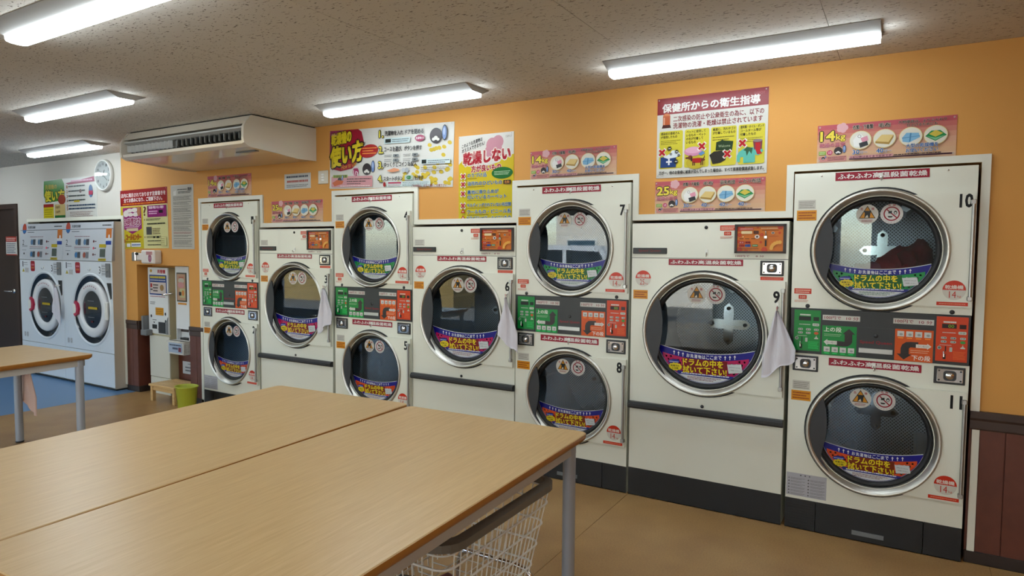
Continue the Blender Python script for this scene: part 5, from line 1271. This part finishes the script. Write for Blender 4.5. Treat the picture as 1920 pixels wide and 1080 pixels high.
p = Print(.136, .262); p.rect(0, 0, 1, 1, 'c9a68c'); p.lines(.2, .10, .8, .14, 1, 'c04a40', .7); p.ell(.5, .25, .05, .025, 'c8c4b4', 16); p.ell(.45, .42, .05, .03, 'd4a0a0', 16); p.poly([(.3, .55), (.95, .55), (.95, .9), (.3, .9)], 'c8c89c'); p.rect(.2, .68, .5, .82, '3a1c18'); p.ell(.7, .72, .02, .03, 'd8904a', 12)
p.build('display_print', fr_, (-.593+.70, .1215-.30, .979))
vbox(-.593, .126, .935, -.457, .13, .953, mat('amber_strip', 'd08a20', .4), 'amber_label')
vbox(-.58, .135, .562, -.46, .178, .60, BLK, 'dispensed_tray')
# white plastic basket
bk = empty('plastic_basket', (-.495, .075, .45), 'small white plastic basket hung in the alcove with a printed card', 'basket')
m = MB(); WB = mat('basket_white', 'd8d8d2', .35)
tx, ty, bx, by, hh = .135, .048, .120, .040, .125
m.box(-bx, -by, 0, bx, by, .005, WB)
def grid_side(P00, P10, P01, P11, nu, nv, holes=True):
    P00, P10, P01, P11 = map(Vector, (P00, P10, P01, P11))
    def Q(u, v): return P00*(1-u)*(1-v)+P10*u*(1-v)+P01*(1-u)*v+P11*u*v
    for i in range(nu+1): m.tube([Q(i/nu, 0), Q(i/nu, 1)], .003, WB, 5)
    for j in range(nv+1): m.tube([Q(0, j/nv), Q(1, j/nv)], .003, WB, 5)
grid_side((bx, -by, 0), (bx, by, 0), (tx, -ty, hh), (tx, ty, hh), 9, 7); grid_side((-bx, -by, 0), (-bx, by, 0), (-tx, -ty, hh), (-tx, ty, hh), 9, 7)
grid_side((-bx, by, 0), (bx, by, 0), (-tx, ty, hh), (tx, ty, hh), 12, 7)
m.add([(-bx, -by, 0), (bx, -by, 0), (tx, -ty, hh), (-tx, -ty, hh), (-bx, -by+.004, 0), (bx, -by+.004, 0), (tx, -ty+.004, hh), (-tx, -ty+.004, hh)], [(0, 1, 2, 3), (4, 7, 6, 5)], WB)
m.build('basket_body', bk)
m = MB(); m.tube([Vector((x, y, hh)) for x, y in ((tx, -ty), (tx, ty), (-tx, ty), (-tx, -ty))], .007, WB, 8, closed=True); m.build('basket_rim', bk)
p = Print(.22, .095); p.rect(0, 0, 1, 1, 'b9c8dc'); p.lines(.08, .12, .92, .32, 1, '46526a', .7); p.lines(.3, .45, .7, .68, 1, '3a4660', .9); p.rect(.74, .42, .94, .88, '8a3a48')
o = p.build('printed_card', bk, (-.11, -ty-.002, .018), slab=(0, 0, .22, .095, .001, 'b9c8dc')); o.rotation_euler = (-.0, 0, 0)
# paper sign on the alcove back wall
p = Print(.17, .125); p.rect(0, 0, 1, 1, 'd3d8de'); p.lines(.5, .12, .85, .25, 1, '8a96a2', .6); p.lines(.25, .4, .95, .55, 1, '56606e', .7); p.lines(.25, .65, .95, .8, 1, '56606e', .7)
o = p.build('paper_sign', None, (-.63, D1-.004, .225), slab=(0, 0, .17, .125, .003, 'd3d8de')); tag(o, 'white paper sign on the brown back wall of the alcove, above the stool', 'sign')
# hand sanitiser box
sb = empty('wall_dispenser', (-.80, WY, 1.41), 'white wall-mounted dispenser with a pink oval label and chrome end, above the alcove', 'dispenser')
MB().box(-.115, -.085, -.068, .115, 0, .068, mat('dispenser_white', 'd6d0ca', .3), bev=.012).build('casing', sb)
p = Print(y=-.0855); p.ell(.045, -.012, .030, .040, 'b0708a', 22); p.rect(-.02, .055, .09, .02, 'd2a8a8'); p.lines(-.01, .05, .08, .025, 2, 'a04a50', .4); p.lines(.02, .0, .07, -.025, 2, 'e0c0cc', .3); p.build('front_label', sb)
m = MB(); m.box(-.30, -.075, -.045, -.235, -.01, .045, CHR, bev=.008); m.box(-.235, -.06, -.035, -.115, -.01, .035, mat('dispenser_white', '', .3), bev=.006); m.lathe_y([(0, -.085), (.012, -.083), (.014, -.06)], -.21, .03, BLK, 14); m.build('chrome_latch', sb)

# stool
st = empty('wooden_stool', (-.465, .0, 0), 'low light wooden step stool in front of the alcove', 'stool', rz=0)
PINE = mat_wood('stool_wood', 'c39b5f', 'd9b67c', .4, 0)
for k in range(4): MB().box(-.215, -.145+k*.0725, .148, .205, -.145+(k+1)*.0725-.0012, .170, PINE, bev=.004).build('slat', st)
for sx in (-.185, .175):
    for sy in (-.115, .115): MB().box(sx-.018, sy-.018, 0, sx+.018, sy+.018, .147, PINE, bev=.002).build('leg', st)
m = MB(); m.box(-.165, -.128, .108, .155, -.112, .147, PINE); m.box(-.165, .112, .108, .155, .128, .147, PINE); m.box(-.195, -.095, .108, -.178, .095, .147, PINE); m.box(.168, -.095, .108, .184, .095, .147, PINE); m.build('apron', st)
# lime bin
bn = empty('waste_bin', (.015, -.19, 0), 'small lime green plastic waste bin beside the stool', 'bin')
m = MB(); m.lathe_z([(0, .003), (.078, .003), (.082, 0), (.086, .004), (.108, .222), (.118, .226), (.118, .232), (.106, .232), (.103, .224), (.082, .010), (0, .010)], 0, 0, LIME, 40, True, 1.0, .8); m.build('bin_body', bn)
p = Print(y=0); p.rect(-.018, .12, .018, .03, 'd6dadf'); p.ell(.004, .09, .007, .007, '3a4048', 10); p.lines(-.012, .07, .012, .05, 2, '9aa2a8', .4); p.rect(-.012, .165, .012, .135, 'd8a030')
o = p.build('price_sticker', bn, (-.055, -.0745, .02)); o.rotation_euler = (-.08, 0, -.62)

# ============================================================ STREET (seen reflected in the dryer doors)
gr = MB().box(-25, -40, -.32, 25, Y0-.12, -.20, mat('asphalt', '55544f', .9, noise=.2, nscale=20)).build('ground'); tag(gr, kind='structure')
gd_ = MB(); gd_.box(-16, -15.5, -.2, -5.5, -11.5, 1.1, mat('dry_bank', '8f7a4c', .95, noise=.4, nscale=6, bump=1)); tag(gd_.build('grass_bank'), 'dry grassy bank across the street', 'bank')
def building(x0, y0, x1, y1, h_, mt, label):
    r = empty('building', ((x0+x1)/2, (y0+y1)/2, -.2), label, 'building'); cx_, cy_ = (x0+x1)/2, (y0+y1)/2
    MB().box(x0-cx_, y0-cy_, 0, x1-cx_, y1-cy_, h_, mt).build('wall', r)
    MB().box(x0-cx_-.3, y0-cy_-.3, h_, x1-cx_+.3, y1-cy_+.3, h_+.25, GREY).build('roof', r)
    for fz in range(int(h_//2.8)):
        n_ = int((x1-x0)//1.8)
        for k in range(n_):
            X = x0-cx_+.9+k*1.8-.5; w_ = MB().box(X, y1-cy_-.02, .9+fz*2.8, X+1.1, y1-cy_+.05, 2.1+fz*2.8, WHT).build('window', r)
            MB().box(X+.06, y1-cy_+.05, .96+fz*2.8, X+1.04, y1-cy_+.06, 2.04+fz*2.8, mat('far_glass', '39505e', .1)).build('pane', w_)
    return r
building(-4.5, -24, 3.5, -16, 6, mat('facade_cream', 'cfc9bd', .8), 'cream two storey house across the street')
building(5.0, -24, 14, -17, 6, mat('facade_grey', '9a8d88', .8), 'grey house across the street on the right')
cr_ = empty('parked_van', (-1.3, -10.6, -.2), 'white small van parked outside the windows', 'van')
VAN = mat('van_white', 'cfd4d8', .2, coat=.6)
m = MB(); m.prism([(-1.6, .35), (1.6, .35), (1.68, .6), (1.6, 1.05), (1.1, 1.75), (.95, 1.82), (-1.5, 1.85), (-1.65, 1.7), (-1.68, .6)], -.72, .72, VAN, 'y'); m.build('body', cr_)
for sy in (-.725, .72):
    m = MB(); m.prism([(.2, 1.1), (1.35, 1.1), (1.02, 1.68), (.2, 1.72)], sy, sy+.005, WDK, 'y'); m.prism([(-1.45, 1.1), (.1, 1.1), (.1, 1.72), (-1.4, 1.72)], sy, sy+.005, WDK, 'y'); m.build('side_window', cr_)
for sx in (-1.05, 1.05):
    for sy in (-.66, .52): m = MB(); m.tube([(sx, sy, .28), (sx, sy+.14, .28)], .28, BLK, 24); m.build('wheel', cr_)
for i, o in enumerate(list(bpy.data.objects)):
    pass
